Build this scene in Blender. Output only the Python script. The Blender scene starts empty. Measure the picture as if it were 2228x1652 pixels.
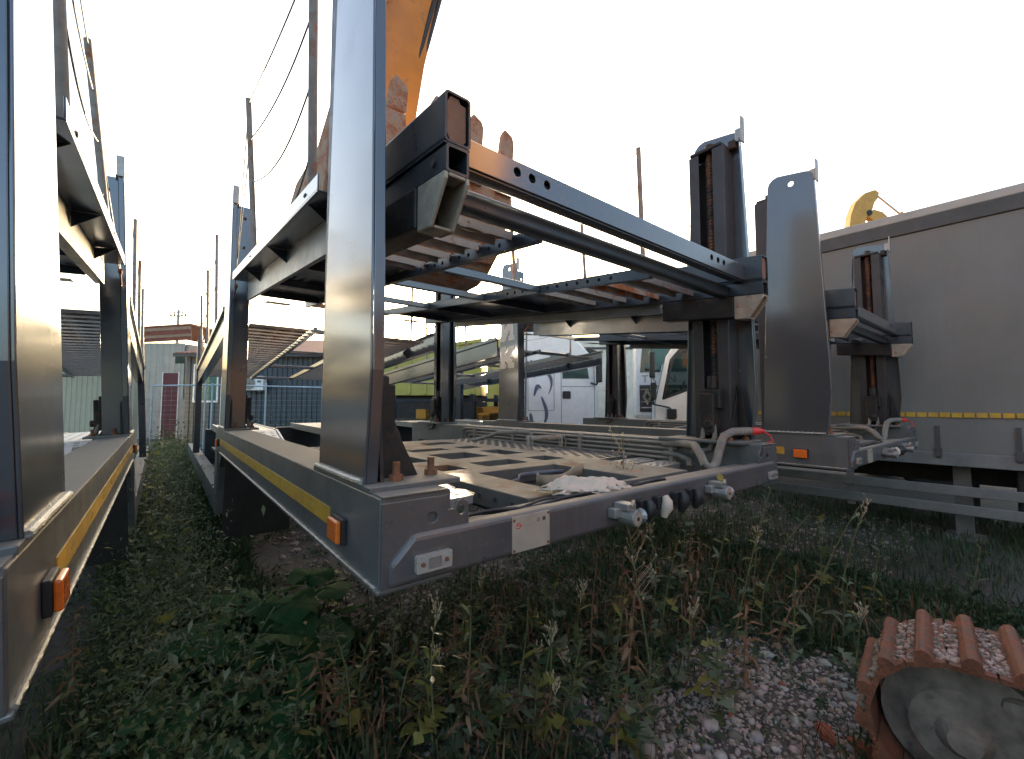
import bpy, bmesh, math, random
import numpy as np
from mathutils import Vector, Matrix
from mathutils.geometry import tessellate_polygon
random.seed(7); rng = np.random.default_rng(7)
R = math.radians
scn = bpy.context.scene
# ------------------------------------------------------------------ camera, sky, sun, exposure
CAMH = 1.6; YAW = R(38.76); PITCH = R(3.43)
cd = bpy.data.cameras.new('camera'); cam = bpy.data.objects.new('camera', cd)
scn.collection.objects.link(cam); scn.camera = cam
cam.location = (0, 0, CAMH); cam.rotation_euler = (R(90) + PITCH, 0, -YAW)
cd.sensor_width = 36; cd.lens = 935 / 2228 * 36; cd.clip_start = .05; cd.clip_end = 3000
SUN_AZ = R(36); SUN_EL = R(8.6)                                   # azimuth clockwise from +Y
w = bpy.data.worlds.new('World'); scn.world = w; w.use_nodes = True
nt = w.node_tree; bg = nt.nodes['Background']
sky = nt.nodes.new('ShaderNodeTexSky'); sky.sky_type = 'NISHITA'; sky.sun_disc = False
sky.sun_elevation = SUN_EL; sky.sun_rotation = SUN_AZ; sky.air_density = 1.0; sky.dust_density = 6.0; sky.ozone_density = 1.2
nt.links.new(sky.outputs[0], bg.inputs[0]); bg.inputs[1].default_value = .15
sd = bpy.data.lights.new('sun', 'SUN'); sun = bpy.data.objects.new('sun', sd); scn.collection.objects.link(sun)
sd.energy = 3.6; sd.angle = R(.6); sd.color = (1, .80, .56)
sv = Vector((math.sin(SUN_AZ) * math.cos(SUN_EL), math.cos(SUN_AZ) * math.cos(SUN_EL), math.sin(SUN_EL)))
sun.rotation_euler = sv.to_track_quat('Z', 'Y').to_euler()
vs = scn.view_settings; vs.view_transform = 'Standard'; vs.look = 'None'; vs.gamma = 1; vs.use_curve_mapping = False
vs.exposure = 2.6
# pixel helpers (2228 px wide grid of the photograph) used only to find where real things stand
CX, CY, FP = 1114., 826., 935.
FW = Vector((math.sin(YAW) * math.cos(PITCH), math.cos(YAW) * math.cos(PITCH), math.sin(PITCH)))
RT = Vector((math.cos(YAW), -math.sin(YAW), 0)); UPV = RT.cross(FW); CAMP = Vector((0, 0, CAMH))
def ray(x, y): return RT * ((x - CX) / FP) - UPV * ((y - CY) / FP) + FW
def onZ(x, y, z): r = ray(x, y); return CAMP + r * ((z - CAMH) / r.z)
def atd(x, y, d): return CAMP + ray(x, y) * d
# ------------------------------------------------------------------ materials
MATS = {}
def pmat(name, col, rough=.5, metal=0., var=.18, scale=6., bump=0., bscale=60., rust=0., rcol=(.16, .06, .025), rscale=5.,
         dust=0., dcol=(.205, .18, .148), island=0., rvar=1., grime=0., emis=0., trans=0., coat=0., spec=.5, streak=0.):
    m = bpy.data.materials.new(name); m.use_nodes = True; n = m.node_tree.nodes; l = m.node_tree.links
    b = n['Principled BSDF']; b.inputs['Roughness'].default_value = rough; b.inputs['Metallic'].default_value = metal
    b.inputs['Specular IOR Level'].default_value = spec
    if coat: b.inputs['Coat Weight'].default_value = coat; b.inputs['Coat Roughness'].default_value = .15
    tc = n.new('ShaderNodeTexCoord')
    geo = n.new('ShaderNodeNewGeometry')
    def noise(s, d=4, r=.6, vec=None):
        t = n.new('ShaderNodeTexNoise'); t.inputs['Scale'].default_value = s; t.inputs['Detail'].default_value = d; t.inputs['Roughness'].default_value = r
        l.new(vec if vec else geo.outputs['Position'], t.inputs['Vector']); return t
    def mr(src, a, c, o0, o1):
        r = n.new('ShaderNodeMapRange'); r.inputs[1].default_value = a; r.inputs[2].default_value = c
        r.inputs[3].default_value = o0; r.inputs[4].default_value = o1; l.new(src, r.inputs[0]); return r.outputs[0]
    def mix(f, a, c, mode='MIX'):
        x = n.new('ShaderNodeMix'); x.data_type = 'RGBA'; x.blend_type = mode
        if isinstance(f, float): x.inputs[0].default_value = f
        else: l.new(f, x.inputs[0])
        for k, v in ((6, a), (7, c)):
            if isinstance(v, tuple): x.inputs[k].default_value = (*v[:3], 1)
            else: l.new(v, x.inputs[k])
        return x.outputs[2]
    nz = noise(scale)
    lo = tuple(c * (1 - var) for c in col); hi = tuple(min(1, c * (1 + var)) for c in col)
    c = mix(mr(nz.outputs['Fac'], .3, .7, 0, 1), lo, hi)
    if island:
        hs = n.new('ShaderNodeHueSaturation'); l.new(c, hs.inputs['Color'])
        l.new(mr(geo.outputs['Random Per Island'], 0, 1, 1 - island, 1 + island), hs.inputs['Value'])
        l.new(mr(geo.outputs['Random Per Island'], 0, 1, .5 + .06 * island, .5 - .10 * island), hs.inputs['Hue'])
        c = hs.outputs[0]
    rg = mr(noise(scale * 3.1, 5).outputs['Fac'], .25, .75, max(.03, rough - .1 * rvar), min(1, rough + .12 * rvar))
    if streak:
        mp = n.new('ShaderNodeMapping'); mp.inputs['Scale'].default_value = (26, 26, 1.2); l.new(geo.outputs['Position'], mp.inputs[0])
        st = noise(1.0, 4, .6, mp.outputs[0]); c = mix(mr(st.outputs['Fac'], .52, .75, 0, streak), c, (.30, .27, .23))
    if grime:
        c = mix(mr(noise(2.3, 6, .65).outputs['Fac'], .50, .72, 0, grime), c, (.17, .14, .11))
        c = mix(mr(noise(55, 3, .7).outputs['Fac'], .58, .70, 0, grime * .8), c, (.26, .23, .19))
        c = mix(mr(noise(17, 6, .75).outputs['Fac'], .66, .70, 0, min(1, grime * 1.6)), c, (.09, .045, .025))
    if dust:
        sp = n.new('ShaderNodeSeparateXYZ'); l.new(geo.outputs['Normal'], sp.inputs[0])
        up = mr(sp.outputs[2], .55, .95, 0, 1); dn = mr(noise(9, 5, .65).outputs['Fac'], .3, .62, dust * .55, dust)
        mu = n.new('ShaderNodeMath'); mu.operation = 'MULTIPLY'; l.new(up, mu.inputs[0]); l.new(dn, mu.inputs[1])
        c = mix(mu.outputs[0], c, dcol)
        rm = n.new('ShaderNodeMix'); l.new(mu.outputs[0], rm.inputs[0]); l.new(rg, rm.inputs[2]); rm.inputs[3].default_value = .85; rg = rm.outputs[0]
        if metal:
            mm = n.new('ShaderNodeMath'); mm.operation = 'MULTIPLY_ADD'; l.new(mu.outputs[0], mm.inputs[0]); mm.inputs[1].default_value = -metal; mm.inputs[2].default_value = metal
            l.new(mm.outputs[0], b.inputs['Metallic'])
    if rust:
        rn = noise(rscale, 7, .7); f = mr(rn.outputs['Fac'], .62 - .28 * rust, .70 - .22 * rust, 0, 1)
        rc = mix(mr(noise(rscale * 6, 4).outputs['Fac'], .3, .7, 0, 1), rcol, tuple(min(1, q * 2.2) for q in rcol)); c = mix(f, c, rc)
        rm = n.new('ShaderNodeMix'); l.new(f, rm.inputs[0]); l.new(rg, rm.inputs[2]); rm.inputs[3].default_value = .9; rg = rm.outputs[0]
        if metal and not dust:
            mm = n.new('ShaderNodeMath'); mm.operation = 'MULTIPLY_ADD'; l.new(f, mm.inputs[0]); mm.inputs[1].default_value = -metal; mm.inputs[2].default_value = metal
            l.new(mm.outputs[0], b.inputs['Metallic'])
    l.new(c, b.inputs['Base Color']); l.new(rg, b.inputs['Roughness'])
    if bump:
        bp = n.new('ShaderNodeBump'); bp.inputs['Strength'].default_value = bump; bp.inputs['Distance'].default_value = .01
        l.new(noise(bscale, 5).outputs['Fac'], bp.inputs['Height']); l.new(bp.outputs[0], b.inputs['Normal'])
    if trans:
        tl = n.new('ShaderNodeBsdfTranslucent'); l.new(c, tl.inputs[0]); ms = n.new('ShaderNodeMixShader'); ms.inputs[0].default_value = trans
        l.new(b.outputs[0], ms.inputs[1]); l.new(tl.outputs[0], ms.inputs[2]); l.new(ms.outputs[0], n['Material Output'].inputs[0])
    MATS[name] = m; return m
def glassmat(name, col, rough=.03, mixf=.35):
    m = bpy.data.materials.new(name); m.use_nodes = True; n = m.node_tree.nodes; l = m.node_tree.links
    b = n['Principled BSDF']; b.inputs['Base Color'].default_value = (*col, 1); b.inputs['Roughness'].default_value = rough
    t = n.new('ShaderNodeBsdfTransparent'); t.inputs[0].default_value = (.72, .82, .8, 1)
    ms = n.new('ShaderNodeMixShader'); ms.inputs[0].default_value = mixf
    l.new(b.outputs[0], ms.inputs[2]); l.new(t.outputs[0], ms.inputs[1]); l.new(ms.outputs[0], n['Material Output'].inputs[0])
    MATS[name] = m
pmat('paint', (.115, .128, .148), .22, .6, .05, 2, bump=.012, bscale=60, dust=.7, streak=.05, rvar=.6, coat=.7, grime=.20)
pmat('paint_beam', (.155, .168, .176), .36, .45, .12, 3, bump=.04, bscale=120, dust=.95, streak=.22, grime=.35)
pmat('paint_purple', (.125, .12, .125), .34, .4, .14, 4, bump=.05, bscale=70, dust=.75, streak=.15, grime=.38)
pmat('paint_deep', (.05, .062, .078), .33, .5, .15, 4, dust=.3, grime=.15)
pmat('grease', (.018, .016, .015), .55, .1, .5, 9, bump=.3, bscale=40, rust=.25, rcol=(.05, .028, .018))
pmat('channel', (.05, .047, .05), .42, .35, .2, 5, bump=.06, rust=.12, rcol=(.03, .024, .022), rscale=3)
pmat('deck', (.128, .121, .112), .7, .15, .2, 5, bump=.1, bscale=80, grime=.3, rust=.26, rcol=(.13, .07, .035), rscale=3.0)
pmat('perf', (.10, .10, .108), .4, .35, .14, 6, dust=.55, dcol=(.18, .16, .14), grime=.2)
pmat('slat', (.32, .305, .28), .5, .25, .14, 9, bump=.1, rust=.1, rscale=8)
pmat('slat_rust', (.42, .40, .36), .55, .2, .14, 9, bump=.1, rust=.85, rcol=(.22, .08, .03), rscale=6)
pmat('weld', (.42, .42, .40), .35, .75, .2, 30, bump=.6, bscale=120)
pmat('plug', (.20, .105, .065), .75, .0, .25, 12, bump=.2)
pmat('cast', (.36, .32, .26), .6, .35, .2, 20, bump=.3, bscale=90, rust=.12, rscale=12)
pmat('alu', (.34, .33, .315), .42, .65, .15, 14, bump=.15)
pmat('screw', (.15, .06, .03), .6, .15, .4, 25, rust=.55, rcol=(.025, .02, .018), rscale=6)
pmat('rusty', (.17, .075, .04), .85, .1, .4, 22, bump=.5, rust=.5)
pmat('rusty_pipe', (.42, .38, .32), .7, .1, .2, 18, bump=.3, rust=.45, rcol=(.20, .10, .05), rscale=9)
pmat('pipe', (.30, .27, .235), .55, .2, .2, 9, dust=.6)
pmat('hose', (.22, .195, .165), .75, 0, .25, 14, bump=.4, bscale=150)
pmat('black', (.02, .02, .021), .5, 0, .3, 8, bump=.1)
pmat('rubber', (.022, .021, .02), .85, 0, .3, 12, dust=.4)
pmat('red', (.62, .035, .03), .4, 0, .1)
pmat('amber', (.80, .17, .02), .22, 0, .12, 40, coat=.6)
pmat('lens', (.34, .315, .285), .3, 0, .1, 30, bump=.2, bscale=200, coat=.4)
pmat('tape', (.55, .32, .03), .45, 0, .2, 9, streak=.25, grime=.3)
pmat('tape_mark', (.45, .32, .08), .5)
pmat('plate', (.42, .365, .30), .45, .2, .10, 14, rust=.08, rcol=(.3, .17, .07))
pmat('ink', (.05, .045, .045), .6); pmat('ink_grey', (.33, .30, .26), .6); pmat('ink_red', (.55, .04, .05), .5)
pmat('letter', (.47, .45, .42), .4, .3, .08); pmat('letter_edge', (.75, .74, .72), .4)
pmat('cable', (.17, .165, .16), .6, .4)
pmat('cotton', (.58, .49, .40), .95, 0, .1, 20, bump=.12, bscale=200)
pmat('strap_tan', (.34, .27, .19), .9, 0, .15, 30, bump=.5, bscale=300); pmat('strap_blue', (.15, .15, .18), .8, 0, .2, 14)
pmat('orange', (.58, .225, .016), .42, 0, .16, 3, grime=.22, streak=.15, rust=.14, rcol=(.25, .12, .05), rscale=4, coat=.2)
pmat('orange_sunlit', (.72, .66, .55), .5, 0, .1, 4, rust=.06)  # pale tone paints sunlight on the stick's left face
pmat('bucket', (.40, .29, .21), .85, .15, .25, 7, bump=.5, bscale=35, rust=.62, rcol=(.20, .085, .045), rscale=7)
pmat('track', (.20, .083, .043), .95, .0, .35, 14, bump=.8, bscale=90, rust=.5, rcol=(.15, .055, .03), rscale=14, dust=.35)
pmat('soil', (.25, .205, .165), .95, 0, .5, 7, bump=1.0, bscale=22, rust=.3, rcol=(.04, .033, .028), rscale=4)
pmat('curtain', (.165, .16, .148), .5, 0, .10, 1.2, bump=.10, bscale=14, streak=.09, grime=.25)
pmat('trim_pale', (.40, .37, .33), .6, 0, .1); pmat('trim_dark', (.07, .068, .066), .6, 0, .2)
pmat('galv', (.21, .21, .20), .6, .35, .15, 6, streak=.2)
pmat('white', (.80, .79, .77), .3, 0, .05, 3, coat=.3, streak=.06); pmat('white_dirty', (.62, .58, .50), .5, 0, .14, 4, streak=.25)
pmat('decal', (.10, .12, .17), .4); glassmat('glass', (.03, .045, .045)); glassmat('glass_teal', (.10, .22, .20), .04, .6)
pmat('grille', (.045, .045, .05), .45, .2)
pmat('chrome', (.65, .65, .66), .15, 1.0, .05)
pmat('wall_dark', (.055, .068, .082), .45, .2, .12, 2, streak=.12); pmat('wall_beige', (.36, .35, .31), .7, 0, .1, 2, streak=.2)
pmat('wall_cream', (.40, .37, .27), .7, 0, .08, 2, streak=.12)
pmat('roof_red', (.20, .055, .035), .6, .1, .2, 3, streak=.2); pmat('fascia', (.30, .20, .14), .8, 0, .15, 5); pmat('door_red', (.09, .015, .022), .5)
pmat('frame_white', (.72, .71, .68), .5); pmat('fence', (.36, .43, .47), .45, .5)
pmat('yellow', (.40, .36, .08), .5, 0, .1, 3); pmat('yellow_dig', (.60, .29, .045), .5, 0, .12, 4, rust=.05)
pmat('pole_rust', (.26, .23, .20), .7, .2, .2, 16, rust=.25); pmat('concrete', (.33, .31, .28), .9, 0, .15, 5)
pmat('leaf', (.095, .115, .042), .6, 0, .3, 9, island=.35, trans=.3, spec=.3)
pmat('leaf_dark', (.045, .078, .034), .55, 0, .25, 7, island=.3, trans=.22, spec=.35)
pmat('leaf_big', (.04, .10, .038), .8, 0, .22, 14, bump=.35, bscale=60, trans=.2, spec=.12)
pmat('leaf_yellow', (.25, .24, .05), .6, 0, .3, 9, island=.4, trans=.35)
pmat('leaf_dry', (.22, .125, .06), .8, 0, .35, 9, island=.4, trans=.2)
pmat('leaf_pale', (.16, .19, .11), .6, 0, .2, 9, island=.3, trans=.3)
pmat('stem', (.16, .15, .06), .7, 0, .3, 9); pmat('stem_dry', (.22, .13, .07), .8, 0, .3, 9); pmat('seed', (.48, .38, .25), .9, 0, .25, 40)
pmat('flower', (.72, .55, .04), .7)
pmat('stone', (.33, .275, .215), .9, 0, .2, 30, bump=.2, bscale=150, island=.55); pmat('brick', (.33, .085, .045), .9, 0, .2, 20, bump=.4)
pmat('bottle', (.5, .62, .58), .1, 0, .1, trans=.4)
# ------------------------------------------------------------------ mesh builder
class MB:
    def __init__(s): s.v = []; s.f = []
    def add(s, vs, fs):
        o = len(s.v); s.v += [tuple(p) for p in vs]; s.f += [tuple(i + o for i in f) for f in fs]; return s
    def box(s, x0, x1, y0, y1, z0, z1):
        return s.add([(x0, y0, z0), (x1, y0, z0), (x1, y1, z0), (x0, y1, z0), (x0, y0, z1), (x1, y0, z1), (x1, y1, z1), (x0, y1, z1)],
                     [(0, 3, 2, 1), (4, 5, 6, 7), (0, 1, 5, 4), (1, 2, 6, 5), (2, 3, 7, 6), (3, 0, 4, 7)])
    def prism(s, outer, o, u, v, t, holes=()):
        """plate: polygon (u,v) with holes, thickness t along u x v"""
        o, u, v = Vector(o), Vector(u), Vector(v); n = u.cross(v).normalized() * t
        loops = [list(outer)] + [list(h) for h in holes]
        pts = [[o + u * a + v * b for a, b in lp] for lp in loops]
        tr = tessellate_polygon([[Vector((a, b, 0)) for a, b in lp] for lp in loops])
        flat = [p for lp in pts for p in lp]; N = len(flat)
        fl2 = [q for lp in loops for q in lp]
        fs = []
        for t3 in tr:
            a, b, c = (fl2[i] for i in t3)
            if (b[0] - a[0]) * (c[1] - a[1]) - (b[1] - a[1]) * (c[0] - a[0]) < 0: t3 = t3[::-1]
            fs.append(tuple(i + N for i in t3)); fs.append(tuple(t3[::-1]))
        k = 0
        for li, lp in enumerate(loops):
            m = len(lp); ar = sum(lp[i][0] * lp[(i + 1) % m][1] - lp[(i + 1) % m][0] * lp[i][1] for i in range(m))
            for i in range(m):
                a, b = k + i, k + (i + 1) % m
                q = (a, b, b + N, a + N)
                fs.append(q if (ar > 0) == (li == 0) else q[::-1])
            k += m
        return s.add(flat + [p + n for p in flat], fs)
    def tube(s, path, r, n=8, cap=True):
        P = [Vector(p) for p in path]; rings = []; prev = None
        rr = r if isinstance(r, (list, tuple)) else [r] * len(P)
        for i, p in enumerate(P):
            d = (P[min(i + 1, len(P) - 1)] - P[max(i - 1, 0)])
            d = d.normalized() if d.length > 1e-9 else Vector((0, 0, 1))
            if prev is None: a = d.orthogonal().normalized()
            else:
                a = prev - d * prev.dot(d); a = a.normalized() if a.length > 1e-6 else d.orthogonal().normalized()
            prev = a; b = d.cross(a)
            rings.append([p + (a * math.cos(2 * math.pi * k / n) + b * math.sin(2 * math.pi * k / n)) * rr[i] for k in range(n)])
        vs = [q for g in rings for q in g]; fs = []
        for i in range(len(P) - 1):
            for k in range(n):
                fs.append((i * n + k, i * n + (k + 1) % n, (i + 1) * n + (k + 1) % n, (i + 1) * n + k))
        if cap: fs.append(tuple(range(n))[::-1]); fs.append(tuple((len(P) - 1) * n + k for k in range(n)))
        return s.add(vs, fs)
    def cyl(s, p0, p1, r, n=12): return s.tube([p0, p1], r, n)
    def xf(s, M): s.v = [tuple(M @ Vector(p)) for p in s.v]; return s
    def fn(s, g): s.v = [g(*p) for p in s.v]; return s
    def mesh(s, name, mat, smooth=False):
        me = bpy.data.meshes.new(name); me.from_pydata(s.v, [], s.f); me.update()
        for mm in (mat if isinstance(mat, (list, tuple)) else [mat]): me.materials.append(MATS[mm])
        if smooth:
            me.shade_smooth()
        return me
    def build(s, name, mat, parent=None, smooth=False, bevel=0, seg=2):
        o = bpy.data.objects.new(name, s.mesh(name, mat, smooth)); scn.collection.objects.link(o)
        if parent: o.parent = parent
        if bevel:
            b = o.modifiers.new('bevel', 'BEVEL'); b.width = bevel; b.segments = seg; b.limit_method = 'ANGLE'; b.angle_limit = R(40)
        if smooth:
            e = o.modifiers.new('split', 'EDGE_SPLIT'); e.split_angle = R(40)
        return o
def rect(a, b, c, d): return [(a, c), (b, c), (b, d), (a, d)]
def circ(cx, cy, r, n=14, ry=None): return [(cx + r * math.cos(2 * math.pi * k / n), cy + (ry or r) * math.sin(2 * math.pi * k / n)) for k in range(n)]
def slot(cx, cy, hl, r, n=5):
    p = [(cx + hl - r + r * math.cos(a), cy + r * math.sin(a)) for a in np.linspace(-math.pi / 2, math.pi / 2, n)]
    return p + [(cx - hl + r + r * math.cos(a), cy + r * math.sin(a)) for a in np.linspace(math.pi / 2, 3 * math.pi / 2, n)]
def rrect(a, b, c, d, r, n=4):
    o = []
    for cx, cy, s in ((b - r, d - r, 0), (a + r, d - r, 90), (a + r, c + r, 180), (b - r, c + r, 270)):
        o += [(cx + r * math.cos(R(s + 90 * k / n)), cy + r * math.sin(R(s + 90 * k / n))) for k in range(n + 1)]
    return o
def tag(o, label=None, cat=None, group=None, kind=None):
    if label: o['label'] = label
    if cat: o['category'] = cat
    if group: o['group'] = group
    if kind: o['kind'] = kind
    return o
def empty(name, loc=(0, 0, 0), rz=0, **k):
    o = bpy.data.objects.new(name, None); scn.collection.objects.link(o); o.location = loc; o.rotation_euler = (0, 0, rz); o.empty_display_size = .2
    return tag(o, **k)
def put(name, me, parent=None, M=None):
    o = bpy.data.objects.new(name, me); scn.collection.objects.link(o)
    if parent: o.parent = parent
    if M is not None: o.matrix_local = M
    return o
KIDS = None
def copy_tree(o, parent=None):
    global KIDS
    if KIDS is None:
        KIDS = {}
        for q in scn.objects:
            if q.parent: KIDS.setdefault(q.parent, []).append(q)
    c = o.copy(); scn.collection.objects.link(c); c.parent = parent
    for ch in KIDS.get(o, []): copy_tree(ch, c)
    return c
# ------------------------------------------------------------------ the car transporter trailer (local x 0..2.55, y forward from the rear face)
W = 2.55
def mir(m):
    m.v = [(W - x, y, z) for x, y, z in m.v]; m.f = [tuple(reversed(f)) for f in m.f]; return m
def both(fn):
    for s in (0, 1):
        yield s, (mir if s else (lambda m: m))
tr = empty('car_transporter_trailer')
def edge_strip(m, pts, wdt, t, inward):
    """folded flange along a polyline of (y,z), depth wdt in +x"""
    n = len(pts); ins = []
    for i in range(n):
        d = (Vector(pts[min(i + 1, n - 1)]) - Vector(pts[max(i - 1, 0)])).normalized(); ins.append((pts[i][0] - d.y * inward * t, pts[i][1] + d.x * inward * t))
    v = []
    for i in range(n): v += [(0.0075, *pts[i]), (wdt, *pts[i]), (wdt, *ins[i]), (0.0075, *ins[i])]
    f = [(3, 2, 1, 0), tuple(4 * (n - 1) + k for k in range(4))]
    for i in range(n - 1):
        for k in range(4): f.append((4 * i + k, 4 * i + (k + 1) % 4, 4 * i + 4 + (k + 1) % 4, 4 * i + 4 + k))
    m.add(v, f)
def make_post(parent, y0, top, side, full=True):
    k = (lambda m: mir(m)) if side else (lambda m: m)
    zb = 1.378
    pr = [(.12, zb), (.085, 1.70), (.09, 2.0), (.14, top - .09)]
    pf = [(.475, top - .06), (.57, zb)]
    arc = [(.14 + .06 * (1 - math.cos(R(t))), top - .09 + .07 * math.sin(R(t))) for t in (30, 60, 90)]
    arc2 = [(.475 - .08 * (1 - math.cos(R(t))), top - .06 + .075 * math.sin(R(t))) for t in (90, 60, 30, 0)]
    outer = pr + arc + arc2 + [pf[1]]
    outer = [(y + y0, z) for y, z in outer][::-1]            # (y,z): n = y x z = +x
    m = MB().prism(outer[::-1] if False else outer, (0, 0, 0), (0, 1, 0), (0, 0, 1), .007, [circ(.30 + y0, top - .085, .021)])
    edge_strip(m, [(y + y0, z) for y, z in pr], .04, .006, -1)
    edge_strip(m, [(y + y0, z) for y, z in pf], .04, .006, -1)
    p = k(m).build('post', 'paint', parent, bevel=.0025)
    m = MB()
    hid = y0 == 0 and side == 0                     # this one keeps its channel well behind the plate's edge
    sh = .21 if hid else 0
    c0, c1, d = y0 + .20 + sh, y0 + .44 + sh * .7, (.10 if hid else .135)
    zt = top - .15
    m.box(.008, .02, c0, c1, zb, zt)
    m.box(.0205, d, c0, c0 + .012, zb, zt); m.box(.0205, d, c1 - .012, c1, zb, zt)
    m.box(d, d + .01, c0, c0 + .075, zb, zt); m.box(d, d + .01, c1 - .07, c1, zb, zt)
    k(m).build('channel', 'channel', p, bevel=.003)
    if y0 > 1: k(MB().prism(rect(.0405, .175, zb, top - .13), (0, y0 + .172, 0), (1, 0, 0), (0, 0, 1), .01, [circ(.11, top - .25 - .3 * i, .014) for i in range(3)])).build('rear_cover', 'paint', p, bevel=.004)
    if full:
        m = MB(); yc = y0 + .32 + sh * .85
        z = zb + .42
        m.cyl((.085, yc, zb + .3), (.085, yc, zt + .02), .02, 10)
        path, rr = [], []
        while z < zt - .02:
            path += [(.085, yc, z), (.085, yc, z + .012)]; rr += [.024, .029]; z += .024
        m.tube(path, rr, 10); k(m).build('screw', 'screw', p, smooth=False)
        m = MB()
        m.box(.03, .20, yc - .075, yc + .075, zb + .20, zb + .33); m.cyl((.12, yc, zb + .02), (.12, yc, zb + .22), .055, 14)
        m.cyl((.12, yc, zb + .33), (.12, yc, zb + .42), .04, 12); m.cyl((.19, yc - .02, zb + .10), (.26, yc - .02, zb + .10), .028, 10)
        m.box(.14, .235, yc - .05, yc + .05, zb + .04, zb + .30)
        k(m).build('drive_motor', 'grease', p, bevel=.008)
        m = MB(); m.tube([(.20, yc - .03, zb + .12), (.22, yc - .05, zb + .02), (.235, yc - .02, zb - .06), (.235, yc + .1, zb - .09)], .016, 8)
        m.tube([(.20, yc + .03, zb + .14), (.24, yc + .02, zb + .02), (.24, yc + .08, zb - .08)], .014, 8)
        k(m).build('hose', 'hose', p, smooth=True)
        m = MB().prism([(y0 + .125, zb), (y0 + .187, zb), (y0 + .187, zb + .36), (y0 + .165, zb + .30)], (.05, 0, 0), (0, 1, 0), (0, 0, 1), .012)
        m.prism([(.008, zb), (.20, zb), (.15, zb + .1), (.05, zb + .34), (.008, zb + .36)], (0, y0 + .198, 0), (1, 0, 0), (0, 0, 1), .008)
        k(m).build('gusset', 'grease', p, bevel=.002)
        for by in (.13, .17):
            bx_ = .10 if by < .15 else .235
            m = MB().cyl((bx_, y0 + by, zb), (bx_, y0 + by, zb + .018), .021, 6).cyl((bx_, y0 + by, zb + .018), (bx_, y0 + by, zb + .055), .011, 10)
            k(m).build('bolt', 'rusty', p)
        m = MB().box(-.004, .05, y0 + .118, y0 + .128, top - .13, top + .05); m.box(.006, .03, y0 + .128, y0 + .17, top - .11, top - .02)
        k(m).build('top_bracket', 'alu', p, bevel=.004)
        m = MB().box(.02, .15 if not hid else .11, c0 + .01, c1 - .01, zt, zt + .025).cyl((.085, yc, zt), (.085, yc, zt + .07), .03, 8).box(.02, .06, y0 + .16, y0 + .205, zt - .01, zt + .05)
        k(m).build('screw_head', 'grease', p, bevel=.006)
    m = MB().box(-.003 if not full else -.0015, .285, y0 + .07, y0 + .64, 1.3605, zb)
    k(m).build('base_plate', 'paint_beam', p, bevel=.003)
    path = [(-.004, y0 + .13 + .017 * i, zb + .004 + .0025 * random.random()) for i in range(28)]
    m = MB().tube(path, [.007 + .003 * (i % 2) for i in range(28)], 7)
    k(m).build('weld_seam', 'weld', p, smooth=True)
    return p
for s, k in both(0):
    b = k(MB().box(0, .21, .001, 4.46, 1.13, 1.36)).build('side_beam', 'paint_beam', tr, bevel=.004)
    k(MB().box(-.007, .215, -.004, 4.2, 1.117, 1.1295)).build('bottom_flange', 'paint_beam', b, bevel=.004)
    k(MB().tube([(-.004, .01 + .02 * i, 1.131) for i in range(206)], [.004 + .0022 * ((i * 7) % 3 == 0) + .0015 * (i % 2) for i in range(206)], 6)).build('weld_bead', 'weld', b, smooth=True)
    k(MB().box(.002, .2, 4.462, 4.7, .45, 1.358)).build('step_column', 'paint_beam', tr, bevel=.004)
    k(MB().prism([(4.2, 1.1165), (4.46, 1.1165), (4.46, .70), (4.42, .95)], (.02, 0, 0), (0, 1, 0), (0, 0, 1), .16)).build('arch_gusset', 'paint_beam', tr)
    lb = k(MB().box(.004, .15, 4.702, 12.0, .45, .68)).build('low_side_beam', 'paint_beam', tr, bevel=.004)
    k(MB().box(.03, .62, 3.98, 4.0, .30, 1.10)).build('mudguard', 'black', tr)
    # tape, marker lamps
    t = k(MB().box(-.0035, -.0005, .42, 4.2, 1.205, 1.262)).build('reflective_tape', 'tape', tr)
    for j in range(9):
        q = MB()
        for i2 in range(5): q.box(-.0048, -.0037, .62 + j * .42 + i2 * .014, .63 + j * .42 + i2 * .014, 1.226, 1.243 if i2 % 2 else 1.238)
        k(q).build('tape_print', 'tape_mark', t)
    for ly in (.30, 4.28):
        lmp = k(MB().box(-.016, -.0005, ly - .052, ly + .052, 1.182, 1.258)).build('side_marker_lamp', 'black', tr, bevel=.003)
        k(MB().box(-.032, -.0165, ly - .046, ly + .046, 1.187, 1.253)).build('lens', 'amber', lmp, bevel=.005)
    # corner plate with lifting holes
    cp = [(.002, 1.13), (.265, 1.13), (.265, 1.30), (.262, 1.32), (.245, 1.332), (.225, 1.325), (.216, 1.306), (.195, 1.306), (.195, 1.348), (.002, 1.348)]
    k(MB().prism(cp, (0, .0, 0), (1, 0, 0), (0, 0, 1), .010, [circ(.146, 1.292, .0155), circ(.24, 1.300, .014)])).build('corner_plate', 'paint_purple', tr, bevel=.002)
    k(MB().box(.004, .20, -.008, .30, 1.3605, 1.3635)).build('top_pad', 'paint_beam', tr)
    # marker lamp on the rear beam
    lm = k(MB().prism(rrect(.085, .192, 1.160, 1.206, .006), (0, -.0265, 0), (1, 0, 0), (0, 0, 1), .014)).build('rear_marker_lamp', 'lens', tr, bevel=.003)
    for sx in (.103, .174): k(MB().cyl((sx, -.0408, 1.183), (sx, -.0445, 1.183), .006, 10)).build('lamp_screw', 'rusty', lm)
    k(MB().prism(rrect(.12, .158, 1.169, 1.197, .003), (0, -.0407, 0), (1, 0, 0), (0, 0, 1), .002)).build('lamp_core', 'alu', lm)
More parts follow.
